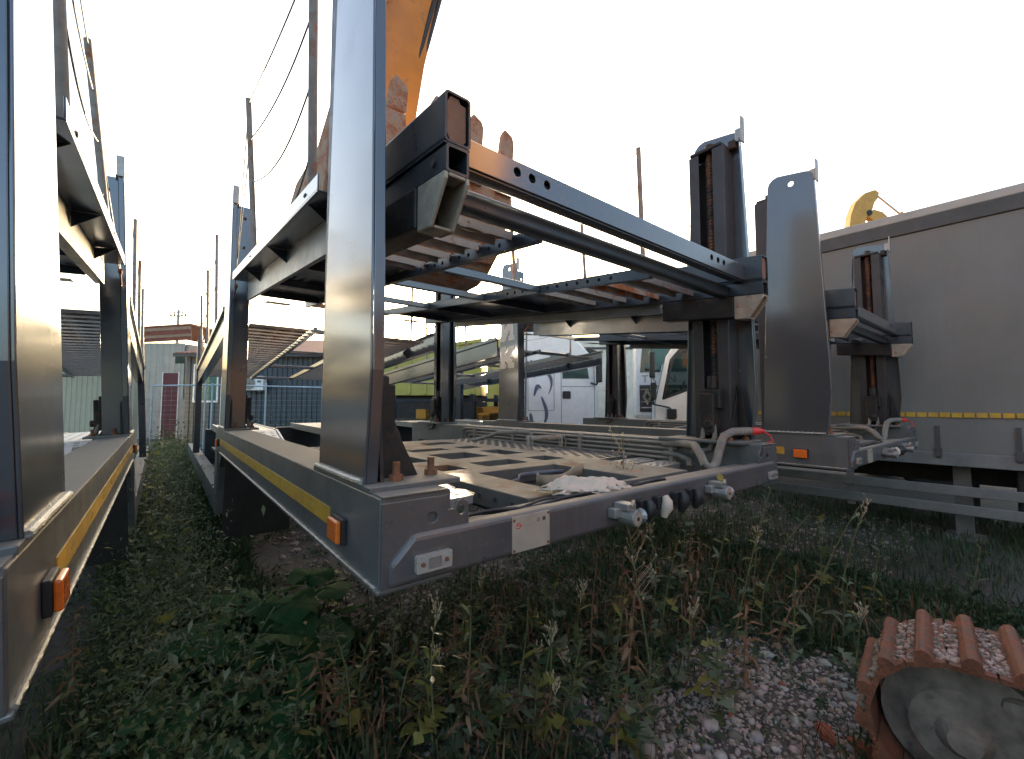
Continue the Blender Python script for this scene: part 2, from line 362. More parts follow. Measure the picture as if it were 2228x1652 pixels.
rb = MB().prism([(.018, 1.132), (2.532, 1.132), (2.532, 1.19), (2.48, 1.258), (.085, 1.258), (.018, 1.192)], (0, .04, 0), (1, 0, 0), (0, 0, 1), .065).build('rear_beam', 'paint_purple', tr, bevel=.016, seg=3)
MB().box(.215, 2.335, .085, .155, 1.165, 1.238).build('inner_cross_tube', 'paint_beam', tr, bevel=.012, seg=3)
for q, r0 in ((0, .007), (1, .005)):
    p = [(.27 + .05 * i, 1*.062 + .008 * math.sin(i * .9 + q) + .012 * q, 1.252 + .006 * math.sin(i * .7 + q * 2)) for i in range(24)]
    MB().tube(p, r0, 6).build('cable', 'black', tr, smooth=True)
# identification plate
ip = MB().prism(rrect(.413, .572, 1.141, 1.252, .003), (0, -.0258, 0), (1, 0, 0), (0, 0, 1), .002).build('identification_plate', 'plate', tr)
q = MB()
for z0, x0, x1 in ((1.2195, .463, .508), (1.2085, .50, .54), (1.1975, .425, .455), (1.189, .425, .50), (1.180, .425, .47), (1.1715, .425, .515), (1.163, .425, .535), (1.1545, .425, .525), (1.149, .425, .50)):
    x = x0
    while x < x1:
        wd = random.uniform(.004, .011); q.box(x, min(x + wd, x1), -.0286, -.0280, z0, z0 + (.0042 if z0 > 1.215 else .0014)); x += wd + .002
q.build('print', 'ink_grey', ip)
q = MB()
for x0, x1, z0, z1 in ((.432, .446, 1.229, 1.2315), (.430, .434, 1.223, 1.229), (.434, .447, 1.2225, 1.2255), (.444, .448, 1.217, 1.2225), (.430, .445, 1.2135, 1.2165), (.424, .430, 1.2215, 1.2235), (.448, .453, 1.2215, 1.2235)): q.box(x0, x1, -.0287, -.0280, z0, z1)
q.build('red_emblem', 'ink_red', ip)
q = MB(); q.box(.541, .553, -.0286, -.028, 1.2235, 1.2355); q.prism(circ(.522, 1.2285, .006), (0, -.028, 0), (1, 0, 0), (0, 0, 1), .0006, [circ(.522, 1.2285, .0045)]); q.build('stamp', 'ink', ip)
for sx, sz in ((.420, 1.2405), (.565, 1.2455), (.420, 1.148), (.565, 1.150)): MB().cyl((sx, -.028, sz), (sx, -.0305, sz), .0045, 8).build('rivet', 'rusty', ip)
# air couplings and sockets on the rear beam
for cx_ in (.93, 1.66):
    m = MB().box(cx_ - .055, cx_ + .015, -.062, -.0255, 1.178, 1.214)
    m.cyl((cx_ + .01, -.115, 1.180), (cx_ + .01, -.04, 1.180), .031, 16)
    m.box(cx_ - .02, cx_ + .03, -.095, -.0265, 1.205, 1.232)
    c = m.build('air_coupling', 'alu', tr, bevel=.004)
    MB().cyl((cx_ + .01, -.1165, 1.180), (cx_ + .01, -.1155, 1.180), .026, 16).build('cap_disc', 'cast', c)
    MB().cyl((cx_ + .01, -.1185, 1.180), (cx_ + .01, -.117, 1.180), .008, 6).build('cap_screw', 'ink', c)
    MB().tube([(cx_ + .03, -.075, 1.176), (cx_ + .07, -.075, 1.173), (cx_ + .085, -.075, 1.172)], [.02, .014, .03], 12).build('coupling_mouth', 'alu', c)
    MB().tube([(cx_ - .01, -.1, 1.226), (cx_ + .02, -.09, 1.238), (cx_ + .035, -.07, 1.22)], .007, 6).build('clip', 'cast', c, smooth=True)
for cx_, mm in ((1.075, 'black'), (1.195, 'cotton'), (1.33, 'black'), (1.45, 'black')):
    s_ = MB().prism(rrect(cx_ - .028, cx_ + .028, 1.166, 1.22, .008), (0, -.0255, 0), (1, 0, 0), (0, 0, 1), .03).build('socket', 'black', tr, bevel=.004)
    m = MB().tube([(cx_ + .01, -.062, 1.222), (cx_ + .012, -.072, 1.20), (cx_ + .012, -.070, 1.175), (cx_ + .01, -.06, 1.15), (cx_ + .01, -.057, 1.135)], [.012, .021, .025, .017, .014], 10)
    m.build('socket_cover', mm, s_, smooth=True)
# platform
m = MB().prism(rect(.68, 1.87, .205, 2.98), (0, 0, 1.15), (1, 0, 0), (0, 1, 0), .085,
    [rect(.89, 1.46, .24, .86)] + [rect(a, b, c, d) for c, d in ((1.03, 1.24), (1.46, 1.80), (2.02, 2.18)) for a, b in ((.77, .93), (1.08, 1.40), (1.54, 1.73))] + [rect(1.46, 1.75, 2.48, 2.70), rect(.80, 1.09, 2.48, 2.70)])
dk = m.build('deck_frame', 'deck', tr, bevel=.004)
MB().prism(circ(1.27, 1.56, .13, 24), (0, 0, 1.168), (1, 0, 0), (0, 1, 0), .01, [circ(1.27, 1.56, .05)]).build('fifth_disc', 'cast', dk)
MB().box(.70, 1.85, .3, 2.9, 1.134, 1.149).build('belly_plate', 'grease', dk)
for sx in (.695, 1.84):
    m = MB()
    for i in range(4): m.cyl((sx - .02 if sx < 1 else sx + .045, .30 + .12 * i, 1.195), (sx - .016 if sx < 1 else sx + .041, .30 + .12 * i, 1.195), .011, 10)
    m.build('web_hole', 'ink', dk)
def perf(x0, x1, y0, y1, name='perforated_plate'):
    hs = []; i = 0; y = y0 + .05
    while y < y1 - .04:
        x = x0 + (.05 if i % 2 else .093)
        while x < x1 - .045: hs.append(slot(x, y, .031, .020, 4)); x += .086
        y += .060; i += 1
    p = MB().prism(rect(x0, x1, y0, y1), (0, 0, 1.226), (1, 0, 0), (0, 1, 0), .006, hs).build(name, 'perf', tr)
    n = int((x1 - x0) / .09)
    MB().prism(rect(x0, x1, 1.160, 1.2255), (0, y0 + .006, 0), (1, 0, 0), (0, 0, 1), .006, [slot(x0 + .06 + .09 * i, 1.195, .028, .012) for i in range(n)]).build('folded_lip', 'paint_purple', p)
    MB().box(x0, x1, y0 + .02, y1, 1.14, 1.15).build('under_plate', 'grease', p)
for a, b in ((.215, .676), (1.874, 2.335)):
    for c, d in ((.86, 1.60), (1.605, 2.98)): perf(a, b, c, d)
def slat_mesh(L, wd, name='slat', drop=.035):
    hs = [slot(L * f, wd * g, .022, .009) for f in (.12, .34, .56, .78) for g in (.35, .68)] + [circ(L * f, wd * .5, .008, 8) for f in (.23, .45, .67, .9)]
    m = MB().prism([(0, 0), (L - .03, 0), (L, .03), (L, wd - .03), (L - .03, wd), (0, wd)], (0, 0, -.003), (1, 0, 0), (0, 1, 0), .003, hs)
    m.prism([(0, -drop), (L - .03, -drop), (L - .03, -.0035), (0, -.0035)], (0, .003, 0), (1, 0, 0), (0, 0, 1), .003, [circ(L * .5, -drop * .5, .006, 8)])
    m.box(0, L - .03, wd - .003, wd, -drop, -.0035)
    return m
SL1 = slat_mesh(.40, .13).mesh('slat', 'slat')
for x, y, rz in ((.235, .46, .05), (.235, .655, -.03), (1.885, .44, .08), (1.885, .66, 0)):
    put('slat', SL1, tr, Matrix.Translation((x, y, 1.215)) @ Matrix.Rotation(rz, 4, 'Z') @ Matrix.Rotation(.06, 4, 'X'))
# handles lying on the right of the platform
MB().tube([(2.02, 2.62, 1.24), (2.06, 2.45, 1.28), (2.10, 2.28, 1.335), (2.16, 2.12, 1.345), (2.22, 1.95, 1.345)], .019, 10).build('grab_handle', 'pipe', tr, smooth=True)
h = MB().box(2.205, 2.235, 1.93, 1.97, 1.238, 1.345).build('handle_foot', 'pipe', tr)
rl = MB().cyl((1.96, 1.70, 1.318), (2.30, 1.62, 1.318), .022, 12).build('roller', 'rusty_pipe', tr, smooth=True)
for x, y in ((1.965, 1.70), (2.285, 1.625)):
    MB().prism([(-.035, 0), (.035, 0), (.035, .04), (.022, .10), (-.022, .10), (-.035, .04)], (x, y, 1.236), (.35, .93, 0), (0, 0, 1), .008, [circ(0, .045, .014)]).build('roller_bracket', 'rusty_pipe', rl)
    MB().tube([(x + .012, y - .05, 1.24), (x + .012, y - .055, 1.30), (x + .01, y - .03, 1.335), (x + .01, y, 1.33)], .006, 6).build('wire_loop', 'pipe', rl, smooth=True)
# pipes along the inner face of the right side beam
for i in range(6):
    z = 1.335 - .034 * i; x = W - .21 - .02 - .002 * i
    e = 3.30 - .07 * i
    p = [(x, .50 + .03 * i, z), (x, e - .08, z), (x, e - .03, z - .012), (x, e, z - .045)] + [(x, e + .002, 1.15)]
    MB().tube(p, .0105, 8).build('hydraulic_pipe', 'pipe', tr, smooth=True)
for y in (.55, 1.4, 2.3, 3.0): MB().box(W - .255, W - .2105, y, y + .03, 1.15, 1.355).build('pipe_clamp', 'pipe', tr, bevel=.003)
MB().tube([(2.30, .62, 1.335), (2.27, .46, 1.345), (2.20, .34, 1.345), (2.12, .26, 1.30), (2.09, .22, 1.245), (2.115, .195, 1.222), (2.17, .19, 1.25), (2.22, .19, 1.33), (2.26, .18, 1.41), (2.33, .16, 1.435), (2.43, .12, 1.437), (2.46, .10, 1.436)], .025, 10).build('return_hose', 'hose', tr, smooth=True)
MB().tube([(2.30, .62, 1.27), (2.29, .50, 1.262), (2.27, .42, 1.24), (2.24, .40, 1.20)], .017, 8).build('return_hose', 'hose', tr, smooth=True)
rp = MB().tube([(2.455, .10, 1.436), (2.495, .07, 1.436), (2.52, .05, 1.436)], [.026, .021, .012], 10).build('dust_cap', 'red', tr, smooth=True)
MB().tube([(2.51, .06, 1.44), (2.535, .02, 1.41), (2.525, .0, 1.375), (2.48, .02, 1.366)], .0045, 6).build('cap_cord', 'red', rp, smooth=True)
# posts
for y0, top in ((0, 3.50), (3.72, 3.72)):
    for s in (0, 1): make_post(tr, y0, top, s)
for s, k in both(0):
    p = k(MB().box(.0, .10, 9.3, 9.55, .68, 2.9)).build('front_post', 'paint_deep', tr, bevel=.01)
    k(MB().box(.02, .08, 9.36, 9.48, 2.9, 3.0)).build('post_cap', 'grease', p, bevel=.01)
# ---- upper rear deck, rising towards the front
SLP = .108
def up(x, y, z): return (x, y, z + SLP * (y + .05))
ud = MB()
for s, k in both(0):
    t = MB().prism(rrect(.15, .237, 2.352, 2.505, .012, 3), (0, 4.25, 0), (1, 0, 0), (0, 0, 1), 4.30, [rrect(.157, .230, 2.359, 2.498, .008, 3)])
    t.prism(rrect(.155, .232, 2.264, 2.347, .008, 3), (0, 4.25, 0), (1, 0, 0), (0, 0, 1), 4.30, [rrect(.163, .224, 2.272, 2.339, .006, 3)])
    t.box(.149, .236, -.048, 4.2, 2.3475, 2.3515)
    t = k(t); o = len(ud.v); ud.v += t.v; ud.f += [tuple(i + o for i in f) for f in t.f]
ud.fn(up); UD = ud.build('upper_deck', 'paint_deep', tr)
for s, k in both(0):
    k(MB().prism([(.172, 2.362), (.215, 2.362), (.224, 2.375), (.224, 2.48), (.205, 2.483), (.200, 2.495), (.172, 2.495), (.160, 2.470), (.160, 2.385)], (0, -.038, 0), (1, 0, 0), (0, 0, 1), .004).fn(up)).build('end_plug', 'plug', UD)
    pl = [(-.051, 2.264), (-.051, 2.243), (.035, 2.118), (.12, 2.118), (.12, 2.262)]
    m = MB()
    for x in (.150, .222): m.prism(pl, (x, 0, 0), (0, 1, 0), (0, 0, 1), .013)
    m.box(.1635, .2215, .03, .12, 2.118, 2.128); m.box(.1635, .2215, -.051, .02, 2.252, 2.2635)
    k(m.fn(up)).build('end_bracket', 'cast', UD, bevel=.005)
    k(MB().box(.142, .236, .122, .62, 2.13, 2.262).fn(up)).build('carriage', 'grease', UD, bevel=.006)
    k(MB().cyl((.149, .02, 2.305), (.146, .02, 2.305), .012, 12).fn(up)).build('pin_hole', 'ink', UD)
m = MB().prism(rect(.24, 2.31, 2.358, 2.452), (0, .058, 0), (1, 0, 0), (0, 0, 1), .007, [circ(x, 2.412, .0165) for x in (.50, .57, .645, 1.905, 1.98, 2.05)])
m.box(.24, 2.31, .0585, .12, 2.446, 2.453); m.box(.24, 2.31, .0585, .12, 2.350, 2.3575); m.box(.24, 2.31, .121, .126, 2.352, 2.45)
m.fn(up).build('rear_crossbeam', 'paint', UD, bevel=.006)
MB().prism(rrect(.150, .225, 2.258, 2.338, .02), (.2365, 0, 0), (0, 1, 0), (0, 0, 1), 2.078).fn(up).build('second_crossbeam', 'paint_deep', UD, smooth=True)
SL2 = slat_mesh(.515, .13).mesh('slat', 'slat'); SL2B = slat_mesh(.685, .13).mesh('slat', 'slat'); SL2R = slat_mesh(.685, .13).mesh('slat', 'slat_rust')
for s, k in both(0):
    XI = .93 if s else .76
    r_ = k(MB().prism(rect(.24, 4.2, 2.262, 2.322), (XI, 0, 0), (0, 1, 0), (0, 0, 1), .035, [circ(.5 + .09 * i, 2.292, .012, 8) for i in range(12)]).fn(up)).build('inner_rail', 'paint_deep', UD)
    for i, y in enumerate((.36, .62, .90, 1.20)):
        q = SL2 if s == 0 else (SL2R if i == 1 else SL2B)
        x = .24 if s == 0 else W - .24 - .685
        put('slat', q, UD, Matrix.Translation((x, y, 2.318 + SLP * (y + .05))) @ Matrix.Rotation(math.atan(SLP), 4, 'X'))
    for a, b in ((1.42, 2.3), (2.305, 3.2), (3.205, 4.15)):
        hs = [slot(.28 + .07 * i, a + .2 + .05 * j, .02, .008, 4) for i in (0, 1, 2) for j in range(5)] if a > 2 else [slot(.36, a + .3, .02, .008, 4), slot(.43, a + .33, .02, .008, 4), slot(.36, a + .38, .02, .008, 4)]
        k(MB().prism(rect(.239, XI + .033, a, b), (0, 0, 2.325), (1, 0, 0), (0, 1, 0), .006, hs).fn(up)).build('tread_plate', 'paint_deep', UD)
        k(MB().box(.24, XI - .0005, (a + b) / 2 - .02, (a + b) / 2 + .02, 2.265, 2.324).fn(up)).build('plate_rib', 'paint_deep', UD)
    k(MB().prism(rect(.36, .60, 4.06, 4.3), (0, 0, 2.262), (1, 0, 0), (0, 1, 0), .004, [circ(.40 + .05 * i, 4.26, .01, 8) for i in range(4)]).fn(up)).build('end_lip', 'slat', UD)
    # walkway outside the deck
    if True:
        k(MB().box(.0, .148, .70, 3.62, 2.372, 2.380).box(.0, .006, .70, 3.62, 2.3805, 2.445).fn(up)).build('walkway', 'paint', UD, bevel=.002)
        k(MB().box(.125, .1485, .70, 3.62, 2.20, 2.371).fn(up)).build('walkway_web', 'paint_beam', UD)
        for y in (.9, 1.9, 2.9): k(MB().prism([(.012, 2.371), (.124, 2.371), (.124, 2.29)], (0, y, 0), (1, 0, 0), (0, 0, 1), .006).fn(up)).build('walkway_gusset', 'paint_deep', UD)
        tops = []
        for y, ln in ((.90, .02), (2.52, .075)):
            z0 = 2.38 + SLP * (y + .05); zt = z0 + 1.22
            ln = -ln if s else ln
            k(MB().tube([(.03, y, z0), (.03 - ln, y + .02, zt)], .02, 10)).build('rail_post', 'pole_rust', UD, smooth=True)
            k(MB().tube([(.03 + .03 * math.cos(t), y + .03 * math.sin(t), z0 + .03) for t in np.linspace(0, 6.2, 10)], .008, 6)).build('wire_coil', 'cable', UD, smooth=True)
            tops.append((.03, ln, y, z0, zt))
        for i, f in enumerate((.97, .74, .48, .22)):
            (x0, l0, ya, za, ta), (x1, l1, yb, zb_, tb) = tops
            P0 = Vector((x0 - l0 * f, ya, za + (ta - za) * f)); P1 = Vector((x1 - l1 * f, yb, zb_ + (tb - zb_) * f))
            sag = (.03, .09, .15, .24)[i]
            k(MB().tube([P0.lerp(P1, t) - Vector((0, 0, sag * 4 * t * (1 - t) * (1.3 - .6 * t))) for t in np.linspace(0, 1, 16)], .004, 6)).build('cable', 'cable', UD, smooth=True)
            if i < 2: k(MB().tube([P1, (.03, 3.75, 2.62 + .1 * i)], .004, 6)).build('cable', 'cable', UD, smooth=True)
        tb0 = MB().tube([(.028, 3.60, 2.72), (.03, 3.63, 2.70)], .014, 8); tb0.tube([(.03, 3.63, 2.70), (.03, 3.74, 2.63)], .007, 6)
        k(tb0).build('turnbuckle', 'rusty', UD)
for y in (1.12, 1.80, 2.75, 4.05): MB().box(.797, W - .967, y, y + .055, 2.265, 2.315).fn(up).build('crossbar', 'paint', UD, bevel=.006)
# ---- upper front deck, falling towards the front
F0, FS = 4.35, -.068
def upf(x, y, z): return (x, y, z + FS * (y - F0))
fd = MB()
for s, k in both(0):
    t = MB().box(.02, .045, F0, 9.28, 2.36, 2.62); t.box(.0455, .12, F0, 9.28, 2.36, 2.368); t.box(.0455, .10, F0, 9.28, 2.612, 2.62); t.box(-.01, .0195, F0, 9.28, 2.60, 2.65)
    t.box(.90, .94, F0, 9.28, 2.47, 2.53)
    t = k(t); o = len(fd.v); fd.v += t.v; fd.f += [tuple(i + o for i in f) for f in t.f]
FD = fd.fn(upf).build('front_deck', 'paint', tr)
SL3 = slat_mesh(.775, .10).mesh('slat', 'slat')
for s in (0, 1):
    for i in range(26):
        y = F0 + .12 + .185 * i
        put('slat', SL3, FD, Matrix.Translation((.122 if s == 0 else W - .897, y, 2.525 + FS * (y - F0))) @ Matrix.Rotation(math.atan(FS), 4, 'X'))
    for y in (5.2, 6.6, 8.0):
        m = MB().prism([(.046, 2.37), (.046, 2.60), (.02 + .12, 2.47)], (0, y, 0), (1, 0, 0), (0, 0, 1), .008).fn(upf); (mir(m) if s else m).build('web_gusset', 'paint_deep', FD)
        z0 = 2.65 + FS * (y - F0); m = MB().tube([(.0, y, z0), (-.03, y + .02, z0 + 1.1)], .018, 8); (mir(m) if s else m).build('rail_post', 'pole_rust', FD)
    for i, dz in enumerate((1.02, .6)):
        m = MB().tube([(0, y, 2.65 + FS * (y - F0) + dz - .05 * math.sin((y - 5.2) * 2.2) ** 2) for y in np.linspace(5.2, 8.0, 18)], .005, 5); (mir(m) if s else m).build('cable', 'cable', FD)
for y in (4.4, 5.9, 7.4, 9.1): MB().box(.942, W - .942, y, y + .06, 2.47, 2.52).fn(upf).build('crossbar', 'paint', FD, bevel=.006)
# ---- low front tracks
for x0 in (.28, 1.62):
    for (ya, za, yb, zb_) in ((4.9, .74, 6.6, 1.20), (6.605, 1.20, 8.8, 1.22)):
        L = math.hypot(yb - ya, zb_ - za); n = int(L / .085)
        hs = [slot(.09 + .12 * c, .06 + .085 * i, .032, .011, 3) for c in range(5) for i in range(n)]
        m = MB().prism(rect(0, .65, 0, L), (x0, ya, za), (1, 0, 0), (0, (yb - ya) / L, (zb_ - za) / L), .006, hs)
        o = m.build('track_plate', 'alu', tr)
        m = MB()
        for e in (-.03, .652): m.prism([(0, -.09), (L, -.09), (L, .02), (0, .02)], (x0 + e, ya, za), (0, (yb - ya) / L, (zb_ - za) / L), (0, -(zb_ - za) / L, (yb - ya) / L), .028)
        m.build('track_edge', 'alu', o)
MB().box(.152, W - .152, 4.75, 4.85, .5, .64).build('low_crossbeam', 'paint_deep', tr); MB().box(.152, W - .152, 8.8, 8.95, .5, 1.15).build('low_crossbeam', 'paint_deep', tr)
for y in (5.6, 6.95):
    for s, k in both(0):
        m = MB().tube([(.22, y, .46), (.222, y, .46), (.24, y, .46), (.50, y, .46), (.518, y, .46), (.52, y, .46)], [.30, .44, .46, .46, .44, .30], 28)
        wh = k(m).build('wheel', 'rubber', tr, smooth=True)
        k(MB().tube([(.215, y, .46), (.26, y, .46)], [.27, .2], 20)).build('rim', 'white_dirty', wh)
    MB().cyl((.5, y, .46), (W - .5, y, .46), .06, 12).build('axle', 'grease', tr)
MB().box(.155, .2195, 5.2, 7.4, .90, .93).build('mudguard', 'black', tr); MB().box(W - .2195, W - .155, 5.2, 7.4, .90, .93).build('mudguard', 'black', tr)
for s, k in both(0):
    k(MB().box(.05, .13, 11.7, 11.78, .012, .45).box(.0, .18, 11.6, 11.88, 0, .0115)).build('landing_leg', 'rusty', tr)
# ---- the three trailers
C1 = copy_tree(tr); A1 = copy_tree(tr)
tr.location = (.437, 1.085, 0)
tag(tr, 'grey car transporter trailer with a cotton rag and straps lying in its rear platform', 'trailer', 'car transporter trailers')
C1.location = (3.93, .94, 0)
tag(C1, 'grey car transporter trailer with white letters on a post, beside the curtain-sided trailer', 'trailer', 'car transporter trailers')
MA = Matrix.Rotation(R(.6), 4, 'Z') @ Matrix.Rotation(R(-3.2), 4, 'Y'); A1.matrix_world = Matrix.Translation(Vector((-.178, 1.06, 1.11)) - (MA @ Vector((2.55, 0, 1.13)))) @ MA   # sunk on its far side
tag(A1, 'grey car transporter trailer across the weedy alley from the one holding a rag', 'trailer', 'car transporter trailers')
# letters on the second left post of the trailer next to the curtain-sider
def letter(poly, parent, name):
    o = MB().prism(poly, (-.0012, 3.72, 0), (0, -1, 0), (0, 0, 1), .001).build(name, 'letter', parent)
    m = MB(); n = len(poly)
    for i in range(n): m.tube([(-.0016, 3.72 - poly[i][0], poly[i][1]), (-.0016, 3.72 - poly[(i + 1) % n][0], poly[(i + 1) % n][1])], .0042, 4)
    m.build('letter_outline', 'letter_edge', o)
KP = [(0, 0), (.42, 0), (.42, .2), (.34, .2), (.34, .40), (.58, .2), (.58, 0), (1, 0), (1, .2), (.92, .2), (.66, .5), (.92, .8), (1, .8), (1, 1), (.6, 1), (.6, .8), (.34, .6), (.34, .8), (.42, .8), (.42, 1), (0, 1), (0, .8), (.08, .8), (.08, .2), (0, .2)]
IP = [(0, 0), (.36, 0), (.70, .55), (.70, .2), (.62, .2), (.62, 0), (1, 0), (1, .2), (.92, .2), (.92, .8), (1, .8), (1, 1), (.66, 1), (.30, .45), (.30, .8), (.38, .8), (.38, 1), (0, 1), (0, .8), (.08, .8), (.08, .2), (0, .2)]
for P_, zz, nm in ((KP, 2.15, 'letter_k'), (IP, 2.56, 'letter_i')):
    letter([(-.52 + .34 * a, zz + .32 * b) for a, b in P_], C1, nm)
# ------------------------------------------------------------------ ground
pmat('ground', (.085, .07, .058), .95, 0, .35, 14, bump=.6, bscale=60)
g = MB().add([(-300, -300, 0), (300, -300, 0), (300, 400, 0), (-300, 400, 0)], [(0, 1, 2, 3)]).build('ground', 'ground'); tag(g, kind='structure')
# ------------------------------------------------------------------ curtain-sided semi-trailer
p = onZ(2228, 398.6, 4.0)
T = empty('curtain_trailer', (p.x, p.y, 0), R(1.95), label='grey curtain-sided semi-trailer with a dashed yellow reflective stripe', cat='trailer')
YA, YB = -11.0, 2.85
nx, nz = 240, 24
vsx = []; fs = []
for i in range(nx + 1):
    for j in range(nz + 1):
        y = YA + .06 + (YB - YA - .12) * i / nx; z = 1.02 + (3.72 - 1.02) * j / nz
        wv = .006 * math.sin(y * 3.1 + z * .7) + .009 * math.sin(y * 1.17 + z * 1.6) + .006 * math.sin(z * 4.2 + y * .35) + .004 * math.sin(y * 11 + .8 * z) * (1 - j / nz)
        vsx.append((-.012 + wv * min(1, j / 3, (nz - j) / 3), y, z))
for i in range(nx):
    for j in range(nz):
        a = i * (nz + 1) + j; fs.append((a, a + 1, a + nz + 2, a + nz + 1))
cu = MB().add(vsx, fs).build('curtain', 'curtain', T, smooth=True)
MB().box(.03, 2.5, YA + .03, YB - .03, 1.05, 3.93).build('body', 'curtain', T)
MB().box(-.03, .06, YA, YB, 3.895, 4.0).box(.061, 2.52, YA, YB, 3.95, 3.99).build('roof_edge', 'trim_pale', T, bevel=.01)
MB().box(-.035, .05, YA, YB, 3.725, 3.8945).build('pelmet', 'trim_dark', T, bevel=.006)
MB().box(-.02, .05, YA, YB, .90, 1.05).box(.0505, 2.5, YA, YB, .95, 1.04).build('floor_rail', 'galv', T, bevel=.006)
MB().box(-.02, 2.5, YB - .02, YB + .03, .92, 3.93).build('front_bulkhead', 'white_dirty', T, bevel=.01)
y = YA + .3
while y < YB - .2:
    MB().box(-.0265, -.0225, y, y + .085, 1.46, 1.515).build('reflector', 'tape', T); y += .098
for y in np.arange(YA + .6, YB, .62):
    m = MB().box(-.03, -.024, y, y + .04, .98, 1.36); m.box(-.045, -.0305, y - .01, y + .05, 1.0, 1.10); m.build('buckle_strap', 'trim_dark', T)
for z in (.56, .35):
    MB().box(-.0, .025, -7.5, 2.6, z, z + .115).build('side_guard_rail', 'galv', T, bevel=.008)
for y in (-6, -3.2, -.6, 1.6): MB().box(.026, .06, y, y + .08, .3, .9).build('guard_bracket', 'galv', T)
MB().box(.75, .92, YA, YB, .62, .945).box(1.6, 1.77, YA, YB, .62, .945).build('chassis', 'grease', T)
m = MB().box(.35, .5, .55, .7, .05, .93).box(.27, .58, .45, .8, 0, .049); m.build('landing_leg', 'galv', T); MB().box(2.0, 2.15, .55, .7, .05, .93).box(1.92, 2.23, .45, .8, 0, .049).build('landing_leg', 'galv', T)
for y in (-5, -6.3, -7.6):
    for x0 in (.1, 2.05):
        wh = MB().tube([(x0, y, .5), (x0 + .02, y, .5), (x0 + .33, y, .5), (x0 + .35, y, .5)], [.44, .5, .5, .44], 24).build('wheel', 'rubber', T)
        MB().tube([(x0 - .005, y, .5), (x0 + .04, y, .5)], [.29, .2], 18).build('rim', 'white_dirty', wh)
MB().box(.15, .72, -2.6, .2, .38, .9).build('pallet_box', 'black', T, bevel=.02)
# ------------------------------------------------------------------ crawler excavator whose bucket rests on the trailer
n1 = onZ(2092, 1466, .60); D = Vector((.130, -.991, 0)).normalized(); Wd = Vector((.991, .130, 0)).normalized()
EX = empty('crawler_excavator', (n1.x, n1.y, 0), label='crawler excavator with orange arm, rusty bucket and gravel-caked tracks', cat='excavator')
rot = Matrix(((D.x, Wd.x, 0, 0), (D.y, Wd.y, 0, 0), (0, 0, 1, 0), (0, 0, 0, 1)))       # local x along the track, y across it
RAD, LEN, PIT = .28, 3.3, .128
def shoe_mesh():
    m = MB().box(-.061, .061, 0, .47, -.012, .006)
    pr = [(-.03, .006), (.03, .006), (.025, .03), (.016, .045), (.004, .05), (-.012, .046), (-.024, .03)]
    m.prism(pr, (0, .47, 0), (1, 0, 0), (0, 0, 1), .47)
    return m.mesh('track_shoe', 'track')
SH = shoe_mesh()
per = 2 * LEN + 2 * math.pi * RAD; nsh = int(per / PIT)
def trk(s):
    s %= per
    if s < LEN: return (s, RAD, 0)
    s -= LEN
    if s < math.pi * RAD: t = s / RAD; return (LEN + RAD * math.sin(t), RAD * math.cos(t), t)
    s -= math.pi * RAD
    if s < LEN: return (LEN - s, -RAD, math.pi)
    t = (s - LEN) / RAD; return (-RAD * math.sin(t), -RAD * math.cos(t), math.pi + t)
for off in (0, -2.0):
    ct = MB().box(.1, LEN - .1, .12, .40, .17, .50).xf(Matrix.Translation((0, off, 0)))
    ct = ct.xf(rot).build('crawler_track', 'soil', EX, bevel=.03)
    for i in range(nsh):
        x, z, t = trk(i * per / nsh + .03)
        M_ = rot @ Matrix.Translation((x, off + random.uniform(-.004, .004), z + .322 + .012)) @ Matrix.Rotation(t + random.uniform(-.05, .05), 4, 'Y')
        put('track_shoe', SH, ct, M_)
    for xx in (0, LEN):
        wl = MB().tube([(xx, off + .10, .322), (xx, off + .11, .322), (xx, off + .14, .322), (xx, off + .17, .322), (xx, off + .36, .322), (xx, off + .38, .322)], [.10, .16, .18, .25, .25, .16], 26)
        wl.tube([(xx, off + .05, .322), (xx, off + .10, .322)], [.05, .085], 14)
        wl.xf(rot).build('idler_wheel', 'soil', EX, smooth=True)
    for i in range(5):
        xx = .5 + .57 * i; MB().cyl((xx, off + .08, .13), (xx, off + .44, .13), .075, 14).xf(rot).build('track_roller', 'soil', EX)
# gravel caught between the bars of the near track
def ico():
    bm = bmesh.new(); bmesh.ops.create_icosphere(bm, subdivisions=1, radius=1); v = np.array([q.co[:] for q in bm.verts]); f = np.array([[q.index for q in t.verts] for t in bm.faces]); bm.free(); return v, f
IV, IF = ico()
def pebbles(name, P, S, mat, parent=None, kind='stuff'):
    P = np.asarray(P); N = len(P)
    sc = np.asarray(S)[:, None] * rng.uniform(.55, 1.25, (N, 3)); sc[:, 2] *= .7
    a = rng.uniform(0, 6.28, N); V = IV[None] * (1 + rng.uniform(-.18, .18, (N, len(IV), 1))) * sc[:, None]
    X = V[..., 0] * np.cos(a)[:, None] - V[..., 1] * np.sin(a)[:, None]; Y = V[..., 0] * np.sin(a)[:, None] + V[..., 1] * np.cos(a)[:, None]
    V = np.stack([X, Y, V[..., 2]], -1) + P[:, None]
    F = (IF[None] + (np.arange(N) * len(IV))[:, None, None]).reshape(-1, 3)
    me = bpy.data.meshes.new(name); me.vertices.add(N * len(IV)); me.vertices.foreach_set('co', V.reshape(-1)); me.loops.add(F.size); me.loops.foreach_set('vertex_index', F.reshape(-1).astype(np.int32))
    me.polygons.add(len(F)); me.polygons.foreach_set('loop_start', np.arange(0, F.size, 3, dtype=np.int32)); me.update(calc_edges=True); me.validate()
    me.materials.append(MATS[mat]); me.shade_smooth()
    o = put(name, me, parent); o['kind'] = kind; return o
pp, ss = [], []
